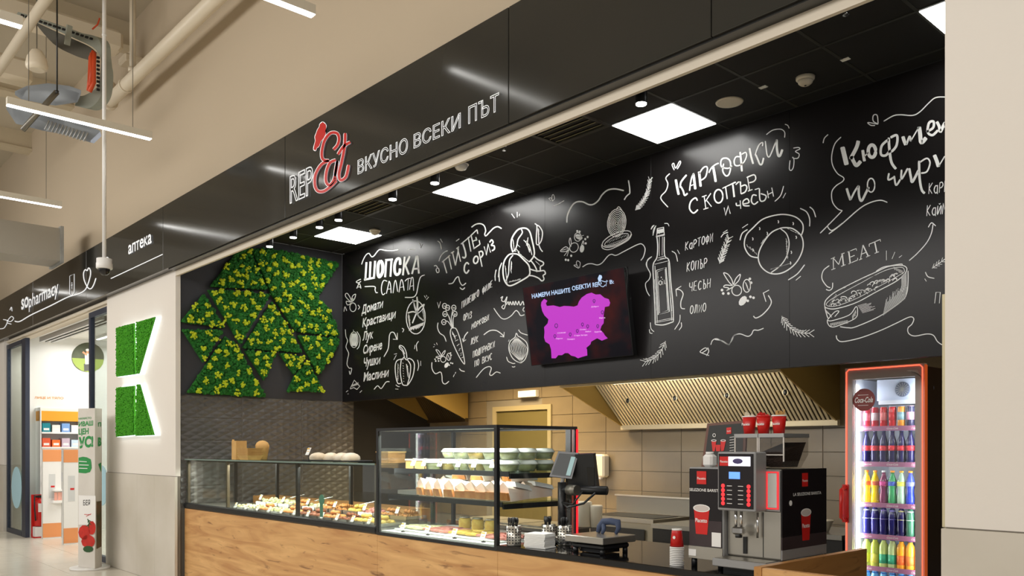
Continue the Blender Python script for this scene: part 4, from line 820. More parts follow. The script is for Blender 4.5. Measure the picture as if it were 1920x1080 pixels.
# ---- low display case
lc = thing('low_display_case', 'long low glass display case with a flat glass top, left part of counter', 'display case', (-7.6, 3.72, .95))
MB().bb(-9.58, -5.67, 3.715, 3.721, .95, 1.435).obj('front_glass', m_glassr, lc)
MB().bb(-9.58, -5.67, 3.7, 4.32, 1.436, 1.446).obj('top_glass', glassmat('shelf_glass', (205, 220, 214), .1), lc)
MB().bb(-9.58, -5.67, 3.694, 3.7, 1.434, 1.448).obj('glass_edge', M('glass_edge', (120, 138, 130), .2), lc)
for x in (-9.56, -8.51, -7.0, -5.7):
    MB().bb(x - .018, x + .018, 3.723, 3.75, .95, 1.43).obj('post', m_black if x == -7.0 else M('bronze_post', (110, 98, 80), .4, .5), lc); MB().bb(x - .014, x + .014, 4.28, 4.31, .93, 1.434).obj('post', m_black, lc)
MB().bb(-9.57, -5.68, 3.73, 3.75, 1.42, 1.434).obj('light_rail', m_black, lc)
for y0 in (3.9, 4.1): MB().bb(-9.57, -9.562, y0, y0 + .16, .95, 1.42).obj('end_glass', m_glass, lc)
# food helpers
def fm(n, a, b, sc=25, r=.6): return M(n, a, r, noise=(b, sc), bump=.3, bscale=40)
m_crust = fm('baked_crust', (206, 146, 74), (176, 104, 44)); m_orange = fm('fried_orange', (216, 150, 82), (184, 112, 52)); m_brown = fm('roast_brown', (150, 84, 44), (112, 56, 30)); m_flour = fm('floured_bread', (234, 224, 204), (214, 190, 152), 9)
m_yel = fm('egg_yellow', (226, 196, 96), (204, 160, 60)); m_grn = fm('salad_green', (190, 196, 130), (222, 220, 170), 40); m_meat = fm('sliced_meat', (214, 150, 136), (190, 112, 100)); m_crm = fm('cream_salad', (232, 226, 196), (206, 206, 140), 40); m_tom = fm('tomato_mix', (206, 66, 40), (224, 150, 60), 60)
def tray(x, y, z, w, d, h, label, mat=m_steel):
    t = thing('food_tray', label, 'tray', (x, y, z), 'trays in the low display case'); 
    MB().bb(x - w, x + w, y - d, y + d, z, z + .006).bb(x - w, x + w, y - d, y - d + .006, z, z + h).bb(x - w, x + w, y + d - .006, y + d, z, z + h).bb(x - w, x - w + .006, y - d, y + d, z, z + h).bb(x + w - .006, x + w, y - d, y + d, z, z + h).obj('pan', mat, t); return t
def bun(name, label, group, m, x, y, z, r, mx, rz=0., kind=0):
    mb = MB()
    if kind == 0: mb.sph((0, 0, r[2]), r, 10, 6, jit=.04)
    else:
        for q in range(7):
            f = (q - 3) / 3.; mb.sph((f * r[0], f * f * r[1] * .9, r[2] * (1 - abs(f) * .4)), (r[0] * .26, r[1] * (1 - abs(f) * .5), r[2] * (1 - abs(f) * .45)), 8, 5)
    o = mb.obj(name, m); tag(o, label, mx, group); o.location = (x, y, z); o.rotation_euler.z = rz; return o
def ptag(x, y, z, label, group, m=m_black, h=.07, s=1.):
    t = thing('price_tag', label, 'price tag', (x, y, z), group)
    MB().cyl((x, y, z), .016, .006, 10).tube([(x, y, z + .005), (x, y, z + h * .45)], .004, 6).obj('stand', m, t)
    R = Matrix.Rotation(math.radians(-25), 3, 'X'); MB().box((x, y - .004, z + h * .45 + .026 * s), (.045 * s, .0025, .056 * s), R=R).obj('card', m_paper, t)
    MB().box((x + .006, y - .0065, z + h * .45 + .045 * s), (.03 * s, .001, .01 * s), R=R).box((x, y - .0055, z + h * .45 + .025 * s), (.03 * s, .001, .004 * s), R=R).obj('print', M('tag_print', (214, 170, 60), .7), t)
random.seed(3)
ordn = ['leftmost', 'second from left', 'third from left', 'fourth from left', 'fifth from left', 'sixth from left', 'seventh from left', 'eighth from left', 'ninth from left', 'tenth from left', 'rightmost']
foodsA = [('white_salad', m_crm, 2), ('white_salad', m_crm, 2), ('fried_cutlet', m_orange, 0), ('green_salad', m_grn, 2), ('fried_nugget', m_orange, 0), ('roast_potato', m_brown, 0), ('meatball', m_brown, 0), ('golden_bun', m_crust, 0), ('roast_roll', m_brown, 1), ('yellow_pastry', m_yel, 0), ('egg_roll', m_yel, 0)]
foodsB = [('white_salad', m_crm, 2), ('green_salad', m_grn, 2), ('white_salad', m_crm, 2), ('golden_bun', m_crust, 0), ('cream_salad', m_crm, 2), ('golden_bun', m_crust, 0), ('croissant', m_crust, 1), ('cheese_pastry', m_yel, 0), ('ham_sandwich', m_meat, 2), ('croissant', m_crust, 1), ('croissant', m_crust, 1)]
for row, foods, y, z in (('front', foodsA, 3.87, .932), ('rear', foodsB, 4.12, .975)):
    for i, (nm, mt, kd) in enumerate(foods):
        x = -8.33 + i * .252; nice = nm.replace('_', ' ')
        if row == 'rear': tag(bx('riser_block', m_steeld, x - .12, x + .12, y - .11, y + .11, .931, .974), 'steel riser block under the %s tray of the rear row' % ordn[i], 'riser', 'risers in the low display case')
        tray(x, y, z, .115, .105, .03, '%s tray of the %s row in the low case' % (('white' if kd == 2 else 'steel'), row) + ', ' + ordn[i], m_white if kd == 2 else m_steel)
        gname = '%s pieces, %s tray, %s row' % (nice, ordn[i], row)
        if kd == 2:
            mb = MB(); 
            for q in range(40): mb.sph((x + random.uniform(-.09, .09), y + random.uniform(-.08, .08), z + .02 + random.uniform(0, .03)), random.uniform(.012, .022), 6, 4)
            tag(mb.obj(nm, mt), 'heap of %s filling the %s tray, %s row' % (nice, ordn[i], row), 'food').__setitem__('kind', 'stuff')
        else:
            spots = [(-.06, -.05), (0, -.055), (.06, -.045), (-.06, .045), (.005, .05), (.065, .04), (-.03, 0), (.035, 0)]
            sn = ['front left', 'front middle', 'front right', 'back left', 'back middle', 'back right', 'top left', 'top right']
            for q, (a, b) in enumerate(spots):
                lift = .0 if q < 6 else .036
                bun(nm, '%s %s in the %s tray, %s row' % (sn[q], nice, ordn[i], row), gname, mt, x + a, y + b, z + .008 + lift, (.032, .03, .022) if kd == 0 else (.045, .022, .02), 'food', random.uniform(-.5, .5) + (0 if kd == 0 else .3), kd)
        if i % 2 == 0 or row == 'front': ptag(x - .03, y - .085 if row == 'rear' else 3.76, (z + .0) if row == 'rear' else .931, 'white price tag of the %s row, by the %s tray' % (row, ordn[i]), 'price tags in the low display case', h=.11 if row == 'rear' else .05)
for i, x in enumerate((-7.9, -7.35, -6.55)):
    t = thing('serving_tongs', 'steel serving tongs lying on the %s of the rear trays' % ('leftmost pair', 'middle pair', 'right pair')[i], 'tongs', (x, 4.16, 1.06)); MB().tube([(x, 4.1, 1.055), (x + .09, 4.14, 1.075), (x + .18, 4.2, 1.1)], .006, 6).obj('arm', m_chrome, t); MB().tube([(x, 4.13, 1.055), (x + .09, 4.16, 1.08), (x + .18, 4.2, 1.1)], .006, 6).obj('arm', m_chrome, t)
# decal on the case glass
tag(MB().cyl((-6.52, 3.705, 1.12), .045, .003, 20, 'Y').bb(-6.55, -6.5, 3.706, 3.709, .97, 1.09).obj('glass_sticker', M('sticker_green', (70, 120, 96), .5)), 'round grey and green sticker on the front glass of the low case', 'sticker')
# things on the glass top
zt = 1.447
t = thing('kraft_boxes', 'stack of open kraft paper food trays on the left end of the glass top', 'box stack', (-8.6, 4.0, zt))
p0 = PZ(430, 861, zt); x, y = -8.4, 3.93
for q in range(4):
    z = zt + q * .024; f = [(x - .13, y - .09, z + .05), (x + .13, y - .09, z + .05), (x + .13, y + .09, z + .05), (x - .13, y + .09, z + .05)]; b = [(x - .1, y - .065, z), (x + .1, y - .065, z), (x + .1, y + .065, z), (x - .1, y + .065, z)]
    mb = MB(); vs = f + b; mb.add(vs, [(4, 5, 6, 7), (0, 4, 7, 3), (1, 2, 6, 5), (0, 1, 5, 4), (2, 3, 7, 6)], False); mb.obj('kraft_tray', m_kraft, t)
t = thing('kraft_bag_box', 'upright kraft paper carton beside the stack of kraft trays', 'box', (-8.66, 3.93, zt)); MB().bb(-8.74, -8.63, 3.88, 4.0, zt, zt + .2).obj('carton', m_kraft, t); MB().bb(-8.73, -8.68, 3.88, 3.884, zt + .2, zt + .215).obj('flap', m_kraft, t)
t = thing('kraft_bowl', 'round kraft paper bowl left of the upright carton', 'bowl', (-8.82, 4.02, zt)); MB().lathe([(.05, 0), (.075, .1), (.078, .102), (.074, .104)], (-8.82, 4.02, zt), 18).obj('bowl', m_kraft, t)
t = thing('kraft_cup', 'taller round kraft bowl behind the stack of kraft trays', 'bowl', (-8.55, 4.14, zt)); MB().lathe([(.05, 0), (.072, .13), (.074, .15), (.06, .18), (.03, .2), (0, .205)], (-8.55, 4.14, zt), 18).obj('bowl', m_kraft, t)
t = thing('slate_board', 'dark slate serving board under the round loaves on the glass top', 'board', (-6.72, 3.98, zt)); MB().bev(-7.15, -6.32, 3.86, 4.1, zt, zt + .014, .003).obj('board', m_black, t)
for i, (x, y, r) in enumerate(((-7.03, 3.96, .095), (-6.83, 3.98, .09), (-6.64, 3.98, .09), (-6.43, 3.94, .1))):
    tag(MB().sph((x, y, zt + .03), (r, r * .85, .052), 16, 8, jit=.02).obj('round_loaf', m_flour), ('leftmost', 'second', 'third', 'rightmost')[i] + ' floured round loaf on the slate board', 'bread', 'round loaves on the glass top')
ptag(-6.99, 3.84, zt, 'tall price tag in front of the leftmost round loaf', 'price tags on the glass top', h=.13, s=1.3)
t = thing('wooden_box', 'small wooden box on the glass top against the tall case', 'box', (-5.8, 3.93, zt)); MB().bev(-5.88, -5.71, 3.85, 4.02, zt, zt + .085, .003).obj('box_body', m_woody, t); MB().bb(-5.885, -5.705, 3.845, 4.025, zt + .085, zt + .095).obj('lid', m_kraft, t)
# ---- tall display case
X0, X1, Y0, Y1, Z0, Z1 = -5.64, -4.197, 3.69, 4.47, .886, 1.725
tc_ = thing('tall_display_case', 'tall black framed glass display case in the middle of the counter', 'display case', ((X0 + X1) / 2, Y0, Z0))
e = .028
for (x, y) in ((X0, Y0), (X1 - e, Y0), (X0, Y1 - e), (X1 - e, Y1 - e)): bx('post', m_black, x, x + e, y, y + e, Z0, Z1, tc_)
for z in (Z0, Z1 - .022):
    bx('rail', m_black, X0 + e, X1 - e, Y0, Y0 + e, z, z + .022, tc_); bx('rail', m_black, X0 + e, X1 - e, Y1 - e, Y1, z, z + .022, tc_); bx('rail', m_black, X0, X0 + e, Y0 + e, Y1 - e, z, z + .022, tc_); bx('rail', m_black, X1 - e, X1, Y0 + e, Y1 - e, z, z + .022, tc_)
bx('front_glass', m_glassr, X0 + e, X1 - e, Y0 + .004, Y0 + .01, Z0 + .022, Z1 - .022, tc_); bx('side_glass', m_glass, X1 - .01, X1 - .004, Y0 + e, Y1 - e, Z0 + .022, Z1 - .022, tc_); bx('side_glass', m_glass, X0 + .004, X0 + .01, Y0 + e, Y1 - e, Z0 + .022, Z1 - .022, tc_)
bx('top_glass', glassmat('top_glass', (180, 196, 192), .1), X0 + e, X1 - e, Y0 + e, Y1 - e, Z1 - .012, Z1 - .004, tc_); bx('base_deck', m_white, X0 + e, X1 - e, Y0 + e, Y1 - e, .902, .92, tc_)
bx('lamp_rail', m_alu, X0 + e, X1 - e, Y0 + .03, Y0 + .085, Z1 - .024, Z1 - .02, tc_)
for z, y0 in ((1.405, 3.84), (1.20, 3.78)):
    bx('shelf', glassmat('shelf_clear', (214, 228, 222), .08), X0 + .04, X1 - .04, y0, Y1 - .05, z - .008, z, tc_); bx('shelf_rail', m_black, X0 + .04, X1 - .04, y0 - .006, y0, z - .03, z + .004, tc_)
    bx('shelf_bracket', m_black, X1 - .045, X1 - .03, y0, Y1 - .05, z - .045, z - .009, tc_); bx('shelf_bracket', m_black, X0 + .03, X0 + .045, y0, Y1 - .05, z - .045, z - .009, tc_)
bx('light_strip', M('red_light', (255, 40, 50), .5, emit=(255, 30, 40), es=1.6), X1 - .004, X1 + .006, Y1 - .012, Y1 + .002, Z0 + .04, Z1 - .02, tc_)
bx('rear_post', m_black, X1 - .1, X1 - .05, Y1 - .02, Y1 + .01, Z0, Z1, tc_)
# containers on the upper shelf
def container(mt):
    t = thing('salad_container', '', 'food container'); MB().lathe([(.045, 0), (.06, .045), (.062, .048)], (0, 0, 0), 12).obj('bowl', m_plasticc, t); MB().lathe([(.062, .049), (.064, .055), (.05, .078), (0, .081)], (0, 0, 0), 12).obj('lid', M('glare_lid', (236, 240, 232), .25), t)  # white glare on the clear lids is put into their colour
    MB().lathe([(.042, .003), (.056, .042), (.05, .06), (.02, .068), (0, .068)], (0, 0, 0), 10).obj('salad', mt, t); return t
protos = {k: (container(v), [False]) for k, v in (('green', m_grn), ('creamy', m_crm), ('yellow', m_yel))}
cols_ = [-5.16, -5.0, -4.84, -4.68, -4.52, -4.36, -4.27]
kinds = ['creamy', 'creamy', 'yellow', 'creamy', 'green', 'green', 'green']
cn = ['first', 'second', 'third', 'fourth', 'fifth', 'sixth']
for i in range(6):
    x = -5.19 + i * .172; kd = ['creamy', 'yellow', 'creamy', 'yellow', 'creamy', 'green'][i]
    for j, y in enumerate((3.92, 4.09, 4.26)):
        for l in range(2):
            if l == 1 and i < 2 and j == 0: continue
            pr_, us = protos[kd if j == 0 else 'green' if i > 3 else 'creamy']
            put(pr_, us[0], (x, y, 1.406 + l * .083), random.uniform(0, 3), 'clear lidded container of salad, %s layer, %s row from front, %s column from left' % (('lower', 'upper')[l], ('first', 'second', 'third')[j], cn[i]), 'salad containers on the upper shelf', (1.25, 1.25, 1)); us[0] = True
t = thing('pastry_box', 'cream cardboard cake box on the left of upper shelf', 'box', (-5.42, 4.05, 1.406)); MB().bb(-5.58, -5.3, 3.93, 4.2, 1.406, 1.47).obj('carton', m_kraft, t); MB().bb(-5.585, -5.295, 3.925, 4.205, 1.47, 1.482).obj('lid', m_cream, t)
for i, x in enumerate((-5.36, -5.22, -5.02, -4.8, -4.62, -4.42)): ptag(x, 3.855, 1.405, cn[i] + ' price tag from the left along the upper shelf edge', 'price tags on the upper shelf', h=.06, s=1.1)
# wrapped sandwiches on the middle shelf
m_wrap = M('sandwich_paper', (226, 190, 164), .7, noise=((240, 226, 212), 8)); m_wrapw = M('white_wrap', (246, 244, 240), .6)
def sandwich():
    t = thing('wrapped_sandwich', '', 'sandwich')
    f = [(-.06, -.07, 0), (.06, -.07, 0), (.05, -.09, .07), (0, -.085, .1), (-.05, -.09, .07)]; b = [(-.045, .12, .01), (.045, .12, .01), (.04, .12, .05), (0, .12, .06), (-.04, .12, .05)]
    MB().prism(f, b).obj('paper_bag', m_wrap, t); MB().prism([(-.052, -.02, .075), (.052, -.02, .075), (.04, -.02, .1), (-.04, -.02, .1)], [(-.05, .13, .05), (.05, .13, .05), (.03, .13, .075), (-.03, .13, .075)]).obj('white_fold', m_wrapw, t)
    MB().prism([(-.05, -.09, .005), (.05, -.09, .005), (.045, -.1, .045), (-.045, -.1, .045)], [(-.05, -.07, .005), (.05, -.07, .005), (.045, -.07, .045), (-.045, -.07, .045)]).obj('bread', m_crust, t); MB().cyl((0, -.0785, .062), .022, .002, 12, 'Y').obj('round_label', m_wrapw, t); return t
sp_ = sandwich(); us = False; n = 0
for i in range(9):
    for j, y in enumerate((3.93, 4.14)):
        put(sp_, us, (-5.25 + i * .118, y + random.uniform(-.012, .012), 1.203 + j * .012), random.uniform(-.25, .35), 'paper wrapped sandwich in the %s row, %s from left on middle shelf' % (('front', 'rear')[j], (cn + ['seventh', 'eighth', 'ninth'])[i]), 'wrapped sandwiches on the middle shelf', (1.1, 1.05, 1.2 + .2 * random.random())); us = True
for i, (x, y) in enumerate(((-5.0, 4.02), (-4.72, 4.0), (-4.42, 4.05))):
    y += .04
    o = put(sp_, True, (x, y, 1.33), .5 - i * .4, 'paper wrapped sandwich lying on top of the pile, %s' % ('left one', 'middle one', 'right one')[i], 'wrapped sandwiches on the middle shelf', (1.1, 1.1, .8))
t = thing('steel_tray', 'steel tray at the left end of the middle shelf', 'tray', (-5.46, 4.05, 1.205)); MB().bb(-5.59, -5.34, 3.86, 4.25, 1.204, 1.21).bb(-5.59, -5.34, 3.86, 3.867, 1.21, 1.235).bb(-5.59, -5.583, 3.86, 4.25, 1.21, 1.235).obj('pan', m_steel, t)
# base deck: white trays with meat and cheese
for i, (x, mt, nm) in enumerate(((-5.4, m_crm, 'sliced cheese'), (-5.08, m_meat, 'sliced ham'), (-4.76, m_yel, 'yellow pastry slices'), (-4.44, m_meat, 'smoked meat slices'))):
    t = thing('white_tray', 'white tray of %s on the bottom deck of tall case' % nm, 'tray', (x, 3.95, .92)); MB().bev(x - .15, x + .15, 3.8, 4.12, .921, .934, .004).obj('pan', m_white, t)
    mb = MB()
    for q in range(9): mb.box((x - .1 + (q % 3) * .1, 3.87 + (q // 3) * .09, .945 + random.random() * .008), (.085, .07, .014), random.uniform(-.4, .4))
    tag(mb.obj('cold_cuts', mt), '%s laid out on their white tray in tall case' % nm, 'food')['kind'] = 'stuff'
    ptag(x + .02, 3.765, .921, 'price tag in front of the %s' % nm, 'price tags on the bottom deck', h=.03, s=1.1)
for i, x in enumerate((-5.28, -5.12, -4.96)):
    t = thing('glass_jar', ('left', 'middle', 'right')[i] + ' jar of golden preserve at the back of the bottom deck', 'jar', (x, 4.3, .921), 'preserve jars in the tall case'); MB().lathe([(.045, 0), (.05, .01), (.05, .07), (.04, .085)], (x, 4.3, .921), 12).obj('jar_body', m_yel, t); MB().cyl((x, 4.3, 1.006), .042, .012, 12).obj('lid', m_steel, t)
# ---- items on the black worktop
zc = .9255
def cutlery(x, y, l):
    t = thing('cutlery_holder', l, 'cutlery holder', (x, y, zc), 'perforated steel cutlery holders'); MB().lathe([(.046, 0), (.048, .004), (.048, .13), (.045, .13), (.043, .01)], (x, y, zc), 20).obj('cup', m_steel, t)
    mb = MB()
    for a in range(14):
        for b in range(6):
            an = 2 * math.pi * (a + .5 * 0) / 14; mb.box((x + .0482 * math.cos(an), y + .0482 * math.sin(an), zc + .02 + b * .018), (.0012, .009, .008), rz=an)
    mb.obj('perforation', m_dark, t, kind='stuff')
    mb = MB()
    for q in range(9):
        an = random.uniform(0, 6.28); r = random.uniform(0, .03); px, py = x + r * math.cos(an), y + r * math.sin(an); dx = random.uniform(-.015, .015)
        mb.tube([(px, py, zc + .03), (px + dx, py, zc + .15)], .004, 5).sph((px + dx, py, zc + .165), (.013, .006, .022), 6, 4)
    tag(mb.obj('cutlery', m_black), 'black plastic cutlery in the ' + l, 'cutlery')['kind'] = 'stuff'
cutlery(-4.105, 3.76, 'perforated steel holder nearest the tall case corner'); cutlery(-4.02, 4.0, 'perforated steel holder behind the napkins, left one'); cutlery(-3.9, 4.03, 'perforated steel holder behind the napkins, right one')
t = thing('napkin_stack', 'stack of white paper napkins on the black worktop edge', 'napkins', (-3.9, 3.8, zc)); mb = MB()
for q in range(12): mb.box((-3.9 + random.uniform(-.004, .004), 3.8 + random.uniform(-.003, .003), zc + .005 + q * .0078), (.155, .13, .0066), .25 + random.uniform(-.03, .03))
mb.obj('napkin', m_paper, t, kind='stuff')
# POS
px, py = -4.03, 4.14; 
t = thing('till_stand', 'black till pole with customer screen and operator monitor beside the tall case', 'cash register', (px, py, zc))
MB().cyl((px, py, zc), .03, .41, 16).lathe([(.09, 0), (.09, .012), (.03, .02)], (px, py, zc), 20).obj('pole', m_black, t)
MB().tube([(px, py, 1.285), (px + .12, py + .06, 1.285), (px + .3, py + .12, 1.285)], .03, 12).obj('arm', m_black, t); MB().cyl((px + .06, py + .0, 1.285), .036, .08, 14, 'X').obj('clamp', m_steeld, t)
PL = Plane((px, py - .07, 1.4), Vector((.55, -.8, .22)))
q4 = [PL.hit(u, v) for u, v in ((1047, 846), (1085, 849), (1072, 898), (1030, 893))]; nb = PL.n * -.02
MB().prism(q4, [p + nb for p in q4]).obj('screen_casing', m_blackg, t); c4 = sum(q4, Vector()) / 4; qi = [c4 + (p - c4) * .85 + PL.n * .0015 for p in q4]
MB().prism(qi, [p - PL.n * .002 for p in qi]).obj('customer_screen', M('till_screen', (30, 34, 32), .35, emit=(60, 62, 60), es=.25), t)
qs = [PL.hit(u, v, .003) for u, v in ((1071, 856), (1079, 857), (1069, 892), (1061, 891))]; MB().prism(qs, [p - PL.n * .001 for p in qs]).obj('screen_bar', M('till_bar', (120, 150, 150), .3, emit=(120, 150, 150), es=.6), t)
MB().tube([c4 + nb, (px, py, 1.33)], .014, 8).obj('screen_neck', m_white, t)
PL2 = Plane((px + .25, py + .1, 1.4), Vector((.35, -.9, -.12))); q4 = [PL2.hit(u, v) for u, v in ((1078, 852), (1112, 851), (1121, 928), (1062, 920))]; q4[3] = q4[3]
MB().prism(q4, [p + PL2.n * -.05 for p in q4]).obj('monitor_back', m_black, t); qs = [PL2.hit(u, v, .004) for u, v in ((1100, 876), (1114, 877), (1114, 912), (1103, 912))]; MB().prism(qs, [p - PL2.n * .003 for p in qs]).obj('vent_panel', m_blackg, t)
MB().tube([(px + .02, py - .02, 1.2), (px + .1, py - .05, 1.17), (px + .2, py, 1.2), (px + .26, py + .05, 1.27)], .008, 6).tube([(px + .03, py - .03, 1.2), (px + .12, py - .02, 1.19), (px + .19, py, 1.28)], .006, 6).obj('cable', m_black, t)
cb = MB()
for q in range(6):
    a = [(px + .05 + .3 * f + .02 * math.sin(f * 9 + q), py - .12 - .05 * math.sin(f * 3 + q), zc + .006 + .035 * abs(math.sin(f * 5 + q * 1.3))) for f in [i / 12 for i in range(13)]]; cb.tube(a, .004, 5)
tag(cb.obj('cable_tangle', m_black), 'tangle of black cables on the worktop beside the scale', 'cable')
# scale
t = thing('kitchen_scale', 'checkout scale with a steel weighing plate on a black base', 'scale', (-3.49, 3.92, zc)); 
MB().bev(-3.62, -3.36, 3.8, 4.05, zc + .03, zc + .06, .008).bb(-3.58, -3.4, 3.84, 4.0, zc + .005, zc + .03).obj('base', m_black, t); MB().bev(-3.645, -3.335, 3.77, 4.08, zc + .065, zc + .108, .004).obj('plate', m_steel, t)
for a, b in ((-3.6, 3.82), (-3.38, 3.82), (-3.6, 4.03), (-3.38, 4.03)): MB().cyl((a, b, zc), .016, .03, 10).obj('foot', m_black, t)
m_cloth = M('blue_glove', (54, 66, 92), .7); g_ = MB()
g_.tube([(-3.56, 3.98, 1.036), (-3.555, 3.99, 1.07), (-3.53, 4.0, 1.105), (-3.48, 4.01, 1.11), (-3.43, 4.02, 1.105), (-3.415, 4.01, 1.07), (-3.43, 4.0, 1.036)], [.012, .02, .024, .022, .024, .016, .01], 8).tube([(-3.53, 4.0, 1.1), (-3.5, 3.97, 1.06), (-3.5, 3.95, 1.036)], [.016, .014, .01], 7)
tag(g_.obj('scanner_grip', m_cloth), 'dark blue crumpled handheld object lying on the scale plate', 'scanner')
# paper cup stack
t = thing('cup_stack', 'upside down stack of red and white paper cups left of the coffee machine', 'paper cups', (-2.81, 3.79, zc)); x, y = -2.81, 3.79
for q in range(11): MB().lathe([(.039, q * .0095), (.04, q * .0095 + .004), (.036, q * .0095 + .007)], (x, y, zc), 18).obj('cup_rim', m_white, t)
MB().lathe([(.037, .105), (.028, .19), (.027, .192)], (x, y, zc), 18).obj('cup_body', m_red, t); MB().lathe([(.027, .192), (.028, .2), (.026, .2)], (x, y, zc), 18).obj('cup_foot', m_white, t); MB().cyl((x + .006, y - .034, zc + .155), .009, .002, 10, 'Y').obj('emblem', m_white, t)
# ================================================================= COFFEE MACHINE
cf = thing('coffee_machine', 'large automatic coffee machine with red cup artwork, at the right of the counter', 'coffee machine', (-2.5, 3.85, zc))
m_mblk = M('machine_black', (26, 20, 22), .25); m_brn = M('machine_brown', (62, 50, 52), .4, noise=((52, 40, 42), 6)); m_grey = M('machine_grey', (150, 150, 150), .4, .2); m_cup = M('print_red', (206, 26, 20), .5); m_edge = M('frosted_edge', (214, 208, 200), .3); m_pw = M('print_white', (236, 234, 230), .6); m_glow = M('red_glow', (220, 50, 50), .5, emit=(255, 50, 60), es=.8)
# milk module on the left
MB().bev(-2.753, -2.531, 3.82, 4.25, .97, 1.465, .006).obj('module_body', m_grey, cf); bx('module_front', m_mblk, -2.745, -2.54, 3.815, 3.82, 1.04, 1.458, cf); bx('module_front', m_brn, -2.745, -2.54, 3.8145, 3.8195, 1.04, 1.18, cf); bx('module_base', m_steel, -2.75, -2.535, 3.814, 3.82, .972, 1.038, cf)
for a, b in ((-2.73, 3.84), (-2.56, 3.84), (-2.73, 4.2)): MB().cyl((a, b, zc), .016, .046, 10).obj('foot', m_black, cf)
Yq = 3.8135
def cupart(xc, z0, z1, rt, rb, Y, nx=(1, 0, 0), name='cup_picture'):
    nx = Vector(nx); o = Vector((xc[0], xc[1], 0)); f = lambda a, z, e=0.: o + nx * a + Vector((0, 0, z)) + nx.cross(Vector((0, 0, 1))) * e
    MB().add([f(-rb, z0), f(rb, z0), f(rt, z1), f(-rt, z1)], [(0, 1, 2, 3)]).obj(name, m_cup, cf)
    n = 18; e1 = [f(rt * 1.08 * math.cos(2 * math.pi * i / n), z1 + rt * .42 * math.sin(2 * math.pi * i / n), .0008) for i in range(n)]; MB().add(e1, [tuple(range(n))]).obj('cup_picture_rim', m_pw, cf)
    e2 = [f(rt * .93 * math.cos(2 * math.pi * i / n), z1 + rt * .33 * math.sin(2 * math.pi * i / n), .0016) for i in range(n)]; MB().add(e2, [tuple(range(n))]).obj('cup_picture_foam', M('foam', (206, 196, 190), .7), cf)
    mb = MB(); label_text(mb, 'Piacetto', f(-rt * .78, z0 + (z1 - z0) * .46, .0012), nx, (0, 0, 1), rt * 1.5, .022, .02); mb.obj('lettering', m_pw, cf)
cupart((-2.665, Yq), 1.105, 1.245, .05, .036, Yq)
bx('brand_square', m_cup, -2.695, -2.635, Yq - .001, Yq + .001, 1.375, 1.445, cf)
mb = MB(); label_text(mb, 'Piacetto', (-2.692, Yq - .0015, 1.4), (1, 0, 0), (0, 0, 1), .054, .014, .01); label_text(mb, 'SELEZIONE BARISTA', (-2.743, Yq - .001, 1.336), (1, 0, 0), (0, 0, 1), .2, .016, .01); mb.obj('lettering', m_pw, cf)
bx('notice', m_pw, -2.6, -2.543, Yq - .001, Yq + .001, 1.045, 1.12, cf); bx('notice', m_pw, -2.748, -2.7, 3.812, 3.8135, .985, 1.02, cf)
# main body
MB().bev(-2.529, -2.212, 3.86, 4.3, 1.0, 1.46, .004).obj('body', m_steeld, cf); bx('lower_front', m_steel, -2.525, -2.218, 3.853, 3.86, 1.01, 1.245, cf); bx('seam', m_black, -2.318, -2.315, 3.851, 3.853, 1.01, 1.24, cf)
bx('upper_front', m_grey, -2.525, -2.218, 3.845, 3.86, 1.25, 1.455, cf)
bx('glow_frame', m_glow, -2.292, -2.286, 3.84, 3.846, 1.26, 1.45, cf); bx('glow_frame', m_glow, -2.232, -2.224, 3.84, 3.846, 1.26, 1.45, cf); bx('glow_frame', m_glow, -2.285, -2.233, 3.84, 3.846, 1.444, 1.45, cf); bx('glow_frame', m_glow, -2.285, -2.233, 3.84, 3.846, 1.26, 1.266, cf)
bx('side_window', M('pale_panel', (206, 206, 200), .35), -2.284, -2.234, 3.841, 3.846, 1.268, 1.442, cf)
bx('side_panel', m_mblk, -2.211, -2.205, 3.845, 4.3, 1.12, 1.462, cf); bx('side_panel', m_brn, -2.211, -2.205, 3.845, 4.3, 1.055, 1.12, cf); bx('side_trim', m_grey, -2.211, -2.205, 3.845, 4.3, 1.005, 1.055, cf)
cupart((-2.2045, 4.08), 1.09, 1.235, .05, .036, 0, (0, 1, 0)); MB().bb(-2.2045, -2.204, 4.04, 4.1, 1.37, 1.44).obj('brand_square', m_cup, cf)
mb = MB(); label_text(mb, 'Piacetto', (-2.2036, 4.043, 1.395), (0, 1, 0), (0, 0, 1), .055, .013, .01); label_text(mb, 'LA SELEZIONE BARISTA', (-2.2036, 3.95, 1.325), (0, 1, 0), (0, 0, 1), .29, .016, .01); mb.cyl((-2.2045, 3.925, 1.29), .014, .001, 14, 'X'); mb.obj('lettering', m_pw, cf)
# control head
MB().bev(-2.515, -2.292, 3.74, 3.845, 1.248, 1.55, .005).obj('control_head', m_grey, cf); bx('control_panel', m_mblk, -2.505, -2.303, 3.736, 3.74, 1.262, 1.54, cf)
bx('display_screen', M('display_white', (240, 240, 250), .4, emit=(225, 225, 245), es=.9), -2.462, -2.318, 3.733, 3.736, 1.478, 1.526, cf); bx('display_screen', m_cup, -2.497, -2.445, 3.7325, 3.7355, 1.478, 1.526, cf); MB().sph((-2.39, 3.7325, 1.503), (.03, .001, .014), 10, 5).obj('display_picture', M('ink_violet', (70, 60, 110), .5), cf)
mb = MB(); label_text(mb, 'Piacetto', (-2.494, 3.732, 1.495), (1, 0, 0), (0, 0, 1), .046, .012, .01); mb.obj('lettering', m_pw, cf)
bx('blue_display', M('display_blue', (90, 140, 230), .4, emit=(100, 150, 240), es=1.1), -2.442, -2.378, 3.733, 3.736, 1.412, 1.448, cf)
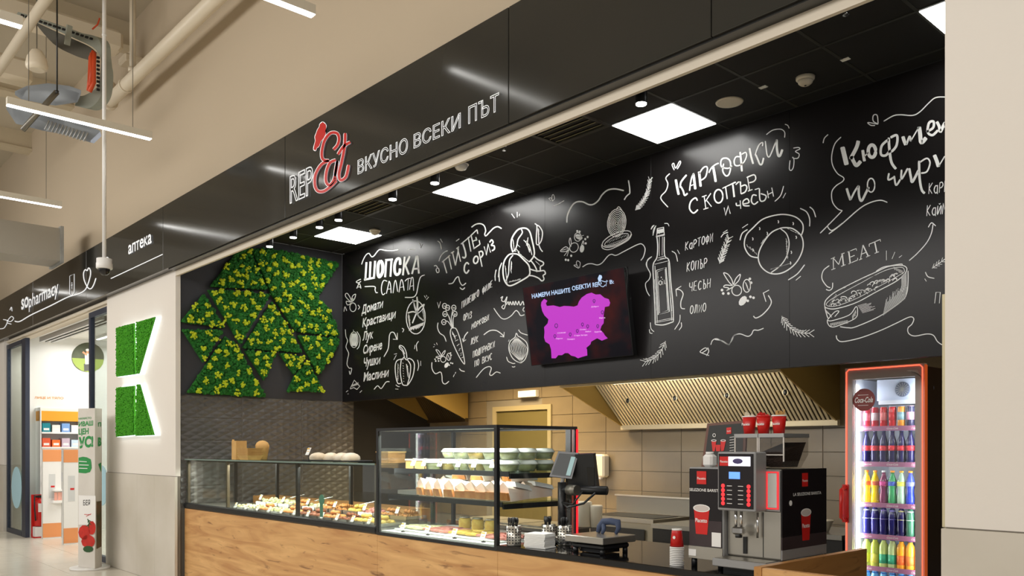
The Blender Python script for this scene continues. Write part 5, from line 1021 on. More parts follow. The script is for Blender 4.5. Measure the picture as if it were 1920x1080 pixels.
for sx_ in (-2.483, -2.333):
    for q in range(5):
        b = MB().lathe([(.0075, 0), (.011, 0), (.011, .003), (.0075, .003)], (sx_ + .005, 3.7365, 1.285 + q * .0225), 14, 'Y'); b.v = [(v[0], 3.7365 - (v[1] - 3.7365), v[2]) for v in b.v]; b.obj('button_ring', m_glow, cf)
for q in range(5):
    for sx_ in (-2.455, -2.39): bx('menu_print', m_pw, sx_, sx_ + .03, 3.735, 3.736, 1.284 + q * .0225, 1.287 + q * .0225, cf)
# spout, tray, hoppers
MB().tube([(-2.437, 3.79, 1.25), (-2.437, 3.79, 1.16)], .008, 8).tube([(-2.405, 3.79, 1.25), (-2.405, 3.79, 1.16)], .008, 8).bev(-2.45, -2.39, 3.765, 3.815, 1.125, 1.165, .008).obj('spout', m_chrome, cf); MB().cyl((-2.42, 3.79, 1.108), .018, .018, 10).bb(-2.43, -2.41, 3.845, 3.853, 1.02, 1.108).obj('spout_nozzle', m_black, cf)
MB().tube([(-2.335, 3.83, 1.24), (-2.335, 3.83, 1.11)], .006, 8).obj('steam_wand', m_chrome, cf)
MB().bev(-2.535, -2.22, 3.72, 3.88, .958, .998, .004).obj('drip_tray', m_grey, cf); bx('drip_grid', m_steeld, -2.525, -2.23, 3.73, 3.85, .998, 1.001, cf); bx('machine_base', m_black, -2.5, -2.22, 3.77, 4.28, zc, .958, cf)
for a, b in ((-2.525, -2.39), (-2.38, -2.24)):
    MB().prism([(a + .03, 3.93, 1.465), (b - .03, 3.93, 1.465), (b - .03, 4.15, 1.465), (a + .03, 4.15, 1.465)], [(a, 3.92, 1.535), (b, 3.92, 1.535), (b, 4.17, 1.535), (a, 4.17, 1.535)]).prism([(a, 3.92, 1.535), (b, 3.92, 1.535), (b, 4.17, 1.535), (a, 4.17, 1.535)], [(a, 3.92, 1.625), (b, 3.92, 1.625), (b, 4.17, 1.625), (a, 4.17, 1.625)]).obj('bean_hopper', glassmat('hopper_clear', (242, 240, 238), .1, .1), cf)
    for hx in (a, b): bx('hopper_edge', m_edge, hx - .003, hx + .003, 3.917, 3.923, 1.5, 1.625, cf)
    bx('hopper_edge', m_edge, a, b, 3.917, 3.922, 1.532, 1.537, cf)
    bx('hopper_lid', m_alu, a - .003, b + .003, 3.915, 4.175, 1.625, 1.645, cf)
mb = MB(); mb.prism([(-2.345, 3.96, 1.47), (-2.275, 3.96, 1.47), (-2.275, 4.12, 1.47), (-2.345, 4.12, 1.47)], [(-2.372, 3.93, 1.55), (-2.248, 3.93, 1.55), (-2.248, 4.16, 1.6), (-2.372, 4.16, 1.6)]); mb.obj('coffee_bean', M('beans', (52, 34, 24), .6, bump=1., bscale=120), cf, kind='stuff')
MB().prism([(-2.49, 3.96, 1.47), (-2.42, 3.96, 1.47), (-2.42, 4.12, 1.47), (-2.49, 4.12, 1.47)], [(-2.51, 3.94, 1.55), (-2.4, 3.94, 1.55), (-2.4, 4.14, 1.55), (-2.51, 4.14, 1.55)]).obj('milk_powder', M('powder', (170, 150, 128), .8), cf)
for i, (x, l, fill) in enumerate(((-2.47, 'red paper cup holding wooden stirrers, left on the coffee machine', 0), (-2.385, 'red paper cup holding red sachets, middle on the coffee machine', 1), (-2.295, 'red paper cup holding sugar sticks, right on the coffee machine', 2))):
    t = thing('paper_cup', l, 'cup', (x, 3.97, 1.646), 'red cups on the coffee machine'); MB().lathe([(.028, 0), (.037, .09), (.035, .09), (.027, .004)], (x, 3.97, 1.646), 20).obj('cup_body', m_red, t); MB().lathe([(.0375, .088), (.04, .091), (.0375, .095), (.036, .09)], (x, 3.97, 1.646), 20).obj('rim', m_white if i != 1 else m_red, t)
    mb = MB(); label_text(mb, 'Piacetto', (x - .024, 3.97 - .0355, 1.69), (1, 0, 0), (0, 0, 1), .048, .014, .02); mb.obj('lettering', m_pw, t)
    mb = MB()
    for q in range(14):
        a = random.uniform(0, 6.28); r = random.uniform(0, .024); h = random.uniform(.1, .125) if fill != 1 else random.uniform(.09, .115); mb.tube([(x + r * .6 * math.cos(a), 3.97 + r * .6 * math.sin(a), 1.66), (x + r * 1.4 * math.cos(a), 3.97 + r * 1.4 * math.sin(a), 1.646 + h)], .004 if fill != 1 else .008, 4)
    tag(mb.obj(('stirrer', 'sachet', 'sugar_stick')[fill], (m_flour, m_red, m_kraft)[fill]), ('bundle of wooden stirrers in the left red cup', 'red sachets in the middle red cup', 'sugar sticks in the right red cup')[fill], ('stirrers', 'sachets', 'sugar sticks')[fill])['kind'] = 'stuff'
t = thing('drink_board', 'black drinks menu board in a brown wooden frame behind the coffee machine', 'menu board', (-2.68, 4.08, 1.465)); PB = Plane((-2.7, 4.06, 1.5), Vector((.0, -1, .12)))
PB.o.y += .1
def quad(pl, pts, off=0.): return [pl.hit(u, v, off) for u, v in pts]
q4 = quad(PB, ((1326, 794), (1400, 788), (1396, 872), (1315, 875))); MB().prism(q4, [p - PB.n * .015 for p in q4]).obj('frame', M('walnut', (96, 52, 30), .4), t); c4 = sum(q4, Vector()) / 4; qi = [c4 + (p - c4) * .88 + PB.n * .001 for p in q4]; MB().prism(qi, [p - PB.n * .002 for p in qi]).obj('board', M('board_black', (44, 46, 44), .6), t)
k = Ink(PB, (0, 0, 1), .003); k.poly('1362,802 1371,801 1371,813 1362,814').poly('1334,827 1343,827 1340,846 1336,846').poly('1351,827 1361,826 1357,845 1352,846').poly('1341,834 1351,834 1350,846 1343,846'); k.obj('picture', m_cup, t)
k = Ink(PB, (0, 0, 1), .004); k.text('Piacetto', (1363, 810), (1370, 809), 3); k.el(1338.5, 826, 4.5, 1.6, 1).el(1356, 826, 4.5, 1.6, 1).el(1339, 816, 2.5, 3, 1)
for q in range(6): k.st('%d,%d %d,%d' % (1368, 820 + q * 5, 1376, 819.5 + q * 5), 1.2, False)
k.obj('lettering', m_pw, t)
t = thing('white_canister', 'white plastic canister on the milk module', 'canister', (-2.69, 3.93, 1.466)); MB().bev(-2.725, -2.66, 3.9, 3.96, 1.466, 1.535, .012).obj('canister_body', m_white, t); MB().cyl((-2.692, 3.93, 1.535), .022, .014, 12).obj('lid', m_white, t)
# ================================================================= FRIDGE
fx0, fx1, fy = -3.054, -2.466, 6.3
fr_ = thing('drinks_fridge', 'tall glass door drinks fridge with glowing red frame at the right', 'fridge', (-2.76, fy, 0))
m_fin = M('fridge_inner', (222, 228, 240), .5); m_neon = M('neon_red', (255, 90, 60), .5, emit=(255, 88, 62), es=2.2); m_frm = M('fridge_frame', (176, 166, 160), .4)
bx('side_wall', M('fridge_side', (44, 26, 20), .35), fx1 - .03, fx1, fy, 6.98, .0, 2.16, fr_); bx('side_wall', m_black, fx0, fx0 + .03, fy, 6.98, 0, 2.16, fr_); bx('back_wall', m_fin, fx0 + .03, fx1 - .03, 6.9, 6.98, 0, 2.16, fr_); bx('top_panel', m_black, fx0 + .03, fx1 - .03, fy, 6.9, 2.1, 2.16, fr_); bx('base_panel', m_black, fx0 + .03, fx1 - .03, fy, 6.9, 0, .2, fr_)
bx('liner', m_fin, fx0 + .031, fx0 + .05, fy + .02, 6.9, .2, 2.1, fr_); bx('liner', m_fin, fx1 - .05, fx1 - .031, fy + .02, 6.9, .2, 2.1, fr_)
dr = bx('door', m_frm, fx0, fx0 + .055, fy - .05, fy - .005, .02, 2.18, fr_); d2 = bx('door_frame', m_frm, fx1 - .065, fx1, fy - .05, fy - .005, .02, 2.18, fr_); bx('door_frame', m_frm, fx0 + .055, fx1 - .065, fy - .05, fy - .005, 2.09, 2.18, fr_); bx('door_frame', m_frm, fx0 + .055, fx1 - .065, fy - .05, fy - .005, .02, .25, fr_)
bx('door_glass', m_glass, fx0 + .055, fx1 - .065, fy - .03, fy - .024, .25, 2.09, fr_)
mb = MB(); loop = [(fx0 + .012, .03), (fx0 + .012, 2.15), (fx0 + .03, 2.168), (fx1 - .03, 2.168), (fx1 - .012, 2.15), (fx1 - .012, .03)]; mb.tube([(a, fy - .054, b) for a, b in loop], .0042, 6); mb.obj('neon_frame', m_neon, fr_)
bx('side_glow', M('orange_trim', (190, 80, 30), .4, emit=(200, 84, 34), es=.5), fx1, fx1 + .004, fy - .05, fy - .005, .02, 2.17, fr_)
bx('case_lamp', m_strip_led, fx0 + .052, fx0 + .066, fy + .02, fy + .04, .3, 2.05, fr_); bx('case_lamp', m_strip_led, fx1 - .066, fx1 - .052, fy + .02, fy + .04, .3, 2.05, fr_)
bx('fan_housing', M('fan_housing', (196, 206, 228), .5), fx0 + .17, fx1 - .05, fy + .12, fy + .3, 1.93, 2.09, fr_); bx('fan_housing_foot', m_fin, fx0 + .19, fx1 - .05, fy + .1, fy + .3, 1.9, 1.93, fr_)
for x in (-2.69, -2.52):
    f = MB().lathe([(.0, -.002), (.052, -.002), (.056, 0), (.056, .008)], (x, fy + .114, 2.01), 22, 'Y').obj('fan', M('fan_dark', (96, 104, 128), .5), fr_); mb = MB()
    for q in range(8): a = math.pi * q / 8; mb.box((x, fy + .109, 2.01), (.1, .002, .003), R=Matrix.Rotation(a, 3, 'Y'))
    mb.obj('fan_guard', m_alu, f)
zsh = [1.718, 1.447, 1.137, .897, .653, .42]; m_lab = M('shelf_label', (168, 106, 140), .5)
for z in zsh:
    s_ = bx('shelf', m_white, fx0 + .05, fx1 - .05, fy + .06, fy + .5, z, z + .012, fr_); bx('label_strip', m_lab, fx0 + .05, fx1 - .05, fy + .052, fy + .06, z - .018, z + .018, s_)
    mb = MB()
    for x in (-2.98, -2.78, -2.6): label_text(mb, 'Coca-Cola', (x, fy + .0515, z - .007), (1, 0, 0), (0, 0, 1), .085, .014, .0, shear=.4)
    mb.obj('lettering', m_pw, s_)
# round brand decal on the glass
t = fr_; mb = MB().cyl((-2.915, fy - .034, 1.935), .085, .003, 32, 'Y'); mb.obj('round_decal', M('decal_red', (126, 34, 24), .4), t); mb = MB(); label_text(mb, 'Coca-Cola', (-2.985, fy - .0355, 1.915), (1, 0, 0), (0, 0, 1), .14, .042, .02, shear=.4); mb.bb(-2.96, -2.88, fy - .036, fy - .0352, 1.97, 1.973).bb(-2.96, -2.88, fy - .036, fy - .0352, 1.892, 1.895); mb.obj('lettering', m_pw, t)
MB().tube([(fx0 + .006, fy - .06, 1.27), (fx0 + .006, fy - .12, 1.25), (fx0 + .006, fy - .12, 1.04), (fx0 + .006, fy - .06, 1.02)], .018, 8).bb(fx0 - .018, fx0 + .03, fy - .062, fy - .05, 1.0, 1.29).obj('handle', m_red, t)
k = MB()
for q in range(7): k.box((-2.545 + .008 * q, fy - .052, 2.12 - .004 * q), (.09, .001, .003), R=Matrix.Rotation(.3 + q * .12, 3, 'Y'))
k.obj('scratch_mark', m_pw, t)
# bottles
BM = {}
def liq(n, c, e=.0):
    return M('liq_' + n, c, .12, emit=c, es=.10)
def bottle(kind, lc, lab, cap, h=.235, r=.03):
    key = (kind, lc, lab, cap)
    if key in BM: return BM[key], True
    t = thing({'can': 'drink_can', 'glassb': 'tea_bottle'}.get(kind, 'drink_bottle'), '', 'can' if kind == 'can' else 'bottle')
    body = M('liquid_%d_%d_%d' % lc, lc, .12); lm = M('label_%d_%d_%d' % lab, lab, .5); cm_ = M('cap_%d_%d_%d' % cap, cap, .4)
    if kind == 'can':
        MB().lathe([(.022, 0), (.026, .008), (.026, .142), (.022, .152)], n=14).obj('can_body', body, t); MB().lathe([(.0265, .05), (.0265, .11)], n=14).obj('label', lm, t); MB().lathe([(.022, .152), (.023, .155), (.0, .154)], n=14).obj('can_top', cm_, t)
    else:
        if kind == 'curvy': pr = [(.026, 0), (r, .01), (r, .05), (r * .8, .085), (r * .82, .11), (r, .135), (r, .165), (r * .7, .195), (.012, .222), (.012, h)]
        elif kind == 'wide': pr = [(.028, 0), (.032, .008), (.032, .15), (.026, .175), (.016, .19), (.016, .205)]; h = .205
        else: pr = [(.024, 0), (r, .012), (r * .93, .05), (r, .08), (r, .13), (r * .88, .165), (.014, .205), (.012, h)]
        MB().lathe(pr, n=14).obj('bottle_body', body, t); z0, z1 = (.03, .1) if kind == 'wide' else (.135, .167) if kind == 'curvy' else (.09, .128) if kind == 'cola' else (.12, .19)
        rr = .0325 if kind == 'wide' else r + .0006
        MB().lathe([(rr, z0), (rr if kind != 'tall' else .02, z1)], n=14).obj('label', lm, t); MB().cyl((0, 0, h), .0145 if kind != 'wide' else .018, .014, 12).obj('cap', cm_, t)
    BM[key] = t; return t, False
pos = ['leftmost', 'second from left', 'third from left', 'fourth from left', 'fifth from left', 'sixth from left', 'rightmost']
R_1 = [('can', (214, 60, 84), (235, 120, 140), (200, 205, 215), 'pink red can'), ('can', (190, 40, 60), (210, 190, 200), (200, 205, 215), 'red and silver can'), ('can', (196, 30, 40), (220, 120, 120), (200, 205, 215), 'red can'), ('can', (206, 36, 44), (206, 36, 44), (200, 205, 215), 'plain red can'), ('can', (232, 150, 50), (150, 190, 200), (200, 205, 215), 'orange can'), ('can', (60, 60, 90), (245, 170, 200), (240, 190, 210), 'pink and dark can'), ('can', (230, 235, 245), (60, 66, 90), (200, 205, 215), 'silver can')]
R_2 = [('cola', (34, 30, 80), (214, 40, 54), (60, 60, 110), 'cola bottle with red label')] * 7
R_3 = [('curvy', (232, 206, 60), (235, 120, 50), (240, 130, 40), 'yellow soda bottle'), ('curvy', (246, 214, 20), (220, 100, 60), (240, 150, 50), 'bright yellow soda bottle'), ('curvy', (120, 40, 84), (200, 60, 140), (225, 225, 235), 'purple soda bottle'), ('curvy', (60, 160, 100), (60, 90, 190), (240, 160, 60), 'green soda bottle'), ('curvy', (170, 205, 180), (230, 235, 90), (230, 170, 60), 'pale green soda bottle'), ('curvy', (50, 70, 200), (120, 130, 220), (240, 150, 50), 'blue soda bottle'), ('tall', (250, 190, 30), (250, 150, 30), (235, 235, 230), 'orange juice bottle')]
R_4 = [('tall', (50, 50, 130), (235, 240, 240), (40, 50, 110), 'dark blue bottle with white label'), ('tall', (52, 48, 120), (225, 235, 225), (40, 50, 110), 'dark blue bottle with pale green label'), ('tall', (40, 36, 100), (160, 140, 210), (40, 50, 110), 'dark bottle with lilac label'), ('tall', (36, 34, 92), (140, 130, 215), (40, 50, 110), 'dark bottle with violet label'), ('tall', (36, 30, 76), (222, 216, 150), (200, 200, 120), 'dark bottle with cream label'), ('tall', (70, 120, 96), (235, 240, 245), (60, 60, 90), 'green bottle with white label'), ('tall', (76, 130, 104), (245, 245, 245), (60, 60, 90), 'green bottle with red spotted white label')]
R_5 = [('wide', (196, 210, 110), (214, 222, 80), (50, 60, 120), 'lime tea bottle'), ('wide', (200, 210, 90), (230, 220, 90), (50, 60, 120), 'lemon tea bottle'), ('wide', (196, 214, 130), (50, 160, 120), (50, 60, 120), 'green labelled tea bottle'), ('wide', (190, 210, 150), (60, 170, 130), (50, 60, 120), 'mint labelled tea bottle'), ('wide', (246, 170, 50), (235, 110, 50), (50, 60, 120), 'orange tea bottle'), ('wide', (250, 180, 60), (240, 130, 60), (50, 60, 120), 'peach tea bottle'), ('wide', (244, 176, 60), (240, 190, 80), (50, 60, 120), 'apricot tea bottle')]
R_6 = [('tall', (120, 190, 232), (60, 120, 210), (70, 130, 220), 'water bottle')] * 7
for z, row, nm in zip(zsh, (R_1, R_2, R_3, R_4, R_5, R_6), ('top', 'second', 'third', 'fourth', 'fifth', 'lowest')):
    for i, (kd, a, b, c, l) in enumerate(row):
        pr_, used = bottle(kd, a, b, c); put(pr_, used, (-2.955 + i * .066, fy + .1, z + .013), 0, '%s, %s on %s fridge shelf' % (l, pos[i], nm), 'drinks on the %s fridge shelf' % nm, (1.05, 1.05, 1.0 if kd != 'can' else .98))
# ================================================================= HOODS AND KITCHEN
def hood(x0, x1, yf, zf, yr, zr, label, nf, mt):
    t = thing('extractor_hood', label, 'hood', ((x0 + x1) / 2, yr, zr)); L_n = math.hypot(yr - yf, zf - zr)
    e = Vector((0, yr - yf, zr - zf)).normalized(); nrm = Vector((0, -e.z * -1, 0)); 
    up = Vector((0, 0.06, .06))
    for x in (x0, x1): MB().prism([(x - .008, yf, zf), (x - .008, yr, zr), (x - .008, yr, zr + .9), (x - .008, yf, zr + .9)], [(x + .008, yf, zf), (x + .008, yr, zr), (x + .008, yr, zr + .9), (x + .008, yf, zr + .9)]).obj('end_panel', m_warmsteel, t)
    MB().bb(x0, x1, yf - .02, yf, zf - .0, zf + .3).bb(x0 - .008, x1 + .008, yf - .02, yf + .03, zf - .006, zf + .0).obj('front_rim', mt, t); MB().bb(x0 - .01, x1 + .01, yr - .05, yr, zr - .02, zr + .03).obj('rear_gutter', mt, t)
    # filter bank: from rear bottom rising towards the front top
    ya, za, yb2, zb2 = yr - .04, zr + .03, yf + .38, zf + .16
    n = int((x1 - x0) / .042); MB().prism([(x0 + .01, ya, za), (x1 - .01, ya, za), (x1 - .01, yb2, zb2), (x0 + .01, yb2, zb2)], [(x0 + .01, ya + .02, za + .02), (x1 - .01, ya + .02, za + .02), (x1 - .01, yb2 + .02, zb2 + .02), (x0 + .01, yb2 + .02, zb2 + .02)]).obj('filter_bed', M('filter_gap', (34, 30, 22), .6), t)
    for i in range(n):
        x = x0 + .03 + (x1 - x0 - .06) * i / (n - 1); d = .012; MB().prism([(x - d, ya, za - .012), (x + d, ya, za - .012), (x + d, yb2, zb2 - .012), (x - d, yb2, zb2 - .012)], [(x - d, ya, za), (x + d, ya, za), (x + d, yb2, zb2), (x - d, yb2, zb2)]).obj('filter_slat', mt, t)
    for i in range(nf):
        x = x0 + (x1 - x0) * (i + .55) / (nf + .1); y = (ya + yb2) / 2; z = (za + zb2) / 2; t2 = MB().sph((x, y - .01, z - .022), (.022, .012, .028), 10, 6).obj('filter_grip', m_black, t); MB().lathe([(.026, 0), (.032, .002), (.026, .004)], (x, y - .012, z - .022), 14, 'Y').obj('grip_ring', mt, t2)
    bx('top_panel', mt, x0, x1, yf, yr, zr + .9, zr + .92, t)
    return t
m_warmsteel = M('warm_lit_steel', (176, 150, 88), .35, .6); m_hs = M('hood_steel', (214, 200, 168), .38, .3)  # brass tone of the kitchen's warm light put into the end panel colour
hood(-6.01, -3.55, 6.16, 2.19, 7.15, 1.79, 'large extractor hood with slatted filters above the kitchen range', 4, m_hs)
hd = [o for o in bpy.data.objects if o.name.startswith('extractor_hood')][0]
m_hl = M('hood_lamp', (255, 255, 240), .5, emit=(255, 246, 220), es=3.0)
for x in (-5.2, -4.55): MB().bb(x - .2, x + .2, 6.19, 6.26, 2.19, 2.2).obj('hood_lamp', m_hl, hd)
hood(-9.55, -8.72, 6.41, 2.23, 7.15, 1.94, 'smaller dark extractor hood with a brass side at the far left', 0, M('hood_dark', (70, 58, 40), .4, .5))
# small glowing box on the tiles above the door
t = thing('bright_wall_box', 'small bright rectangular lamp on the tiled wall above the kitchen door', 'light', (-7.56, YB - .04, 2.24)); MB().bb(-7.72, -7.4, YB - .06, YB - .008, 2.2, 2.28).obj('housing', m_white, t); MB().bb(-7.7, -7.42, YB - .064, YB - .06, 2.21, 2.27).obj('diffuser', M('warm_emitter', (255, 240, 200), .5, emit=(255, 235, 185), es=3), t)
# range line
def unit(name, label, cat, x0, x1, y0, y1, z, body=m_steeld, top=m_steel):
    t = thing(name, label, cat, ((x0 + x1) / 2, y0, 0)); bx('cabinet', body, x0, x1, y0, y1, .08, z - .04, t); bx('top_plate', top, x0 - .005, x1 + .005, y0 - .02, y1, z - .04, z, t)
    for a in (x0 + .04, x1 - .04):
        for b in (y0 + .04, y1 - .04): MB().cyl((a, b, 0), .02, .08, 8).obj('foot', m_black, t)
    return t
t = unit('griddle', 'steel griddle with a tall backsplash along the tiled wall', 'griddle', -5.95, -5.05, 6.45, 7.05, .88, M('griddle_front', (150, 142, 124), .4, .4)); bx('backsplash', m_steeld, -5.95, -4.75, 6.95, 6.98, .885, 1.06, t); bx('backsplash_lip', m_steel, -5.95, -4.75, 6.92, 6.98, 1.06, 1.075, t); bx('hot_plate', m_black, -5.9, -5.1, 6.5, 6.9, .881, .885, t); bx('door_panel', m_black, -5.85, -5.15, 6.425, 6.43, .2, .78, t)
t = unit('steel_cupboard', 'open steel cupboard with black inside right of the griddle', 'cupboard', -4.95, -4.3, 6.3, 7.05, .86, m_dark)
bx('shelf', m_steel, -4.94, -4.31, 6.285, 6.298, .6, .62, t); MB().tube([(-4.45, 6.4, .87), (-4.45, 6.4, 1.1), (-4.5, 6.42, 1.14)], .025, 8).obj('tap', m_black, t)
t = unit('worktable', 'steel worktable near the fridge with small containers', 'table', -4.1, -3.15, 6.4, 7.05, .88, m_dark)
for i, (x, y, s_) in enumerate(((-3.4, 6.55, .09), (-3.62, 6.6, .08), (-3.85, 6.55, .07))): 
    t = thing('steel_bowl', ('wide pale bowl on the worktable closest to the fridge', 'middle pale bowl on the worktable', 'small pale bowl on the worktable behind the coffee machine')[i], 'bowl', (x, y, .881)); MB().lathe([(s_ * .6, 0), (s_, .09), (s_ * 1.12, .095), (s_, .1)], (x, y, .881), 16).obj('bowl', m_cream, t)
t = thing('food_warmer', 'low steel food warmer with glass lid behind the scale', 'food warmer', (-5.6, 5.6, 0)); bx('cabinet', m_steeld, -6.5, -5.2, 5.1, 5.7, .0, .84, t); bx('top_plate', m_steel, -6.52, -5.18, 5.08, 5.72, .84, .87, t)
for q in range(3): bx('insert_pan', m_steeld, -6.45 + q * .43, -6.05 + q * .43, 5.14, 5.6, .871, .885, t)
for i, (u, v, w_, h_, z, Y) in enumerate(((1095, 962, .07, .2, .886, 5.4), (1118, 960, .055, .17, .886, 5.45))):
    p = PY(u, 900, Y); t = thing('plastic_tub', ('tall white plastic tub behind the till, left one', 'white plastic tub behind the till, right one')[i], 'tub', (p.x, Y, z)); MB().lathe([(w_ * .85, 0), (w_, h_), (w_ * 1.05, h_ + .01), (w_ * .9, h_ + .02)], (p.x, Y, z), 18).obj('tub', m_cream, t)
t = thing('soap_dispenser', 'white wall mounted dispenser on the kitchen tiles behind the till', 'dispenser', (-6.33, YB - .06, 1.3)); MB().bev(-6.42, -6.25, YB - .12, YB - .009, 1.24, 1.5, .02).obj('dispenser_body', m_cream, t); bx('nozzle', m_white, -6.35, -6.31, YB - .1, YB - .06, 1.22, 1.24, t)
# ================================================================= PHARMACY
m_wht = M('pharmacy_white', (236, 236, 232), .7); m_frame = M('dark_blue_frame', (52, 58, 74), .4, .3); XP = -17.2
struct(bx('wall_pharmacy', m_wht, XP - .15, XP, 3.72, 8.0, 0, 3.75)); struct(bx('wall_pharmacy_rear', m_wht, XP, -12.2, 7.9, 8.0, 0, 3.75)); struct(bx('wall_divider', m_wht, -12.2, -12.03, 4.0, 8.0, 0, 3.75)); struct(bx('ceiling_pharmacy', m_wht, XP, -12.03, 3.88, 8.0, 3.62, 3.75))
lin_ = struct(MB().bb(-17.9, -12.03, 3.64, 3.76, 3.5, 3.6).obj('trim_lintel', m_strip))
MB().bb(-17.9, -12.03, 3.6, 3.64, 3.52, 3.56).obj('rail', m_strip, lin_)
for q in range(3): bx('slat', m_alu, -16.4, -12.95, 3.8 + q * .09, 3.84 + q * .09, 3.42, 3.5, lin_)
d1 = struct(bx('door_1', m_frame, -16.88, -16.62, 3.63, 3.7, 0, 3.5)); 
w1 = struct(bx('window_1', m_frame, -12.98, -12.9, 3.64, 3.7, 0, 3.5)); bx('frame_top', m_frame, -12.9, -12.03, 3.64, 3.7, 3.42, 3.5, w1); bx('frame_bottom', m_frame, -12.9, -12.03, 3.64, 3.7, 0, .08, w1); bx('pane', m_glassr, -12.9, -12.03, 3.665, 3.675, .08, 3.42, w1)
w2 = struct(bx('window_2', m_frame, -18.1, -18.02, 3.64, 3.7, 0, 3.5)); bx('pane', m_glassr, -18.02, -16.88, 3.665, 3.675, .08, 3.42, w2); bx('frame_top', m_frame, -18.02, -16.95, 3.64, 3.7, 3.42, 3.5, w2); bx('frame_bottom', m_frame, -18.02, -16.95, 3.64, 3.7, 0, .08, w2)
struct(bx('wall_far', m_plasterw, -20.3, -18.1, 3.6, 3.9, 1.25, 3.6)); struct(bx('wall_far_lower', m_tileg, -20.3, -18.1, 3.59, 3.9, 0, 1.245)); struct(bx('wall_pharmacy_side', m_wht, -19.6, -18.0, 5.0, 5.1, 0, 3.75))
struct(bx('wall_end', m_plaster, -26.2, -26, -9, 4, 0, 7)); 
PXP = Plane((XP, 0, 0), (1, 0, 0))
t = thing('round_picture', 'round outdoor photograph of a person in a white top, on the white pharmacy wall', 'picture', (XP, 4.9, 2.9))
k = Ink(PXP, (0, 560, 4.909), .004); ctr_ = (808, 540); k.disc(808, 540, 150, 136, n=32); k.obj('picture_background', M('picture_dark', (78, 84, 66), .7, noise=((100, 106, 84), 5)), t)
k = Ink(PXP, (0, 560, 4.909), .006); fillpoly(k, '662,545 955,560 948,600 920,640 870,668 810,676 750,662 700,625 672,585'); k.obj('picture_lawn', M('picture_lawn', (160, 180, 90), .7), t)
k = Ink(PXP, (0, 560, 4.909), .009); fillpoly(k, '780,520 800,500 830,500 850,520 845,600 785,605'); k.obj('picture_top', m_pw, t); k = Ink(PXP, (0, 560, 4.909), .008); fillpoly(k, '772,600 850,600 850,662 775,665'); k.obj('picture_trousers', M('pic_grey', (90, 90, 88), .7), t); k = Ink(PXP, (0, 560, 4.909), .01); k.disc(808, 490, 15, 18).st('760,490 775,500 800,520', 18); k.obj('picture_skin', M('pic_skin', (214, 160, 120), .7), t); k = Ink(PXP, (0, 560, 4.909), .011); k.disc(806, 472, 18, 12); k.obj('picture_cap', m_pw, t)
k = Ink(PXP, (0, 560, 4.909), .004); k.text('ЛИЦЕ И ТЯЛО', (318, 920), (585, 926), 20, .02, 0); tag(k.obj('wall_lettering', M('orange_print', (224, 160, 90), .6), None), 'orange Cyrillic wall lettering above the pharmacy shelf unit', 'lettering')
# shelf unit
su = thing('pharmacy_shelf', 'white pharmacy shelf unit with an orange header inside the doorway', 'shelf unit', (XP + .2, 4.3, 0)); m_or = M('header_orange', (232, 158, 30), .5)
def zat(v, Y, u):
    return PX(u, v, XP + .35).z
ya, yb = 3.92, 4.78
bx('back_panel', m_white, XP + .002, XP + .03, ya, yb, 0, 2.3, su); bx('header', m_or, XP + .03, XP + .3, ya, yb, 2.06, 2.24, su)
for x in (ya, yb - .02): bx('side_panel', m_white, XP + .03, XP + .34, x, x + .02, 0, 2.3, su)
szs = [1.83, 1.56, 1.22, .93, .62, .1]
for z in szs: bx('shelf', m_white, XP + .03, XP + .36, ya + .02, yb - .02, z, z + .03, su)
pc = [(0, 128, 140, 'teal'), (226, 226, 220, 'white'), (120, 160, 214, 'light blue'), (240, 238, 230, 'cream'), (225, 180, 90, 'yellow')]; pc2 = [(224, 90, 50, 'red'), (236, 112, 40, 'orange'), (200, 180, 196, 'lilac'), (200, 220, 235, 'pale blue'), (210, 225, 215, 'pale green')]; pc3 = [(225, 230, 225, 'pale grey'), (240, 240, 240, 'white'), (90, 130, 190, 'blue'), (60, 90, 140, 'navy'), (200, 210, 220, 'silver')]
for z, pcs, rn in zip(szs, (pc, pc2, pc3, pc3, pc2), ('first', 'second', 'third', 'fourth', 'fifth')):
    for i, (r, g, b, n_) in enumerate(pcs):
        y = ya + .04 + i * .16; hh = .16 - .03 * (i % 2)
        t = thing('product_box', '%s product box on the %s shelf from the top in the pharmacy unit' % (n_, rn), 'box', (XP + .2, y + .06, z + .03), 'pharmacy product boxes'); MB().bb(XP + .1, XP + .32, y, y + .13, z + .031, z + .03 + hh).obj('carton', M('box_%d_%d_%d' % (r, g, b), (r, g, b), .6), t); MB().bb(XP + .32, XP + .322, y + .02, y + .11, z + .06, z + .1).obj('label', m_pw, t)
t = thing('fire_extinguisher', 'red fire extinguisher in a red floor stand by the dark door post', 'fire extinguisher', (-16.52, 3.83, 0)); x, y = -16.52, 3.83
MB().lathe([(.07, .0), (.085, .02), (.085, .38), (.06, .44), (.025, .47), (.025, .5)], (x, y, .2), 18).obj('cylinder', m_red, t); MB().bb(x - .03, x + .03, y - .06, y + .06, .7, .74).tube([(x, y, .72), (x + .05, y - .09, .74), (x + .09, y - .1, .55), (x + .08, y - .08, .3)], .012, 8).obj('valve_hose', m_black, t); MB().bb(x - .1, x + .1, y - .11, y + .11, 0, .02).bb(x - .1, x - .09, y - .11, y + .11, .02, .75).obj('stand', m_red, t); MB().bb(x + .086, x + .088, y - .04, y + .04, .45, .6).obj('label', m_pw, t); MB().bb(x - .08, x + .09, y - .09, y + .09, .021, .19).obj('box', m_white, t)
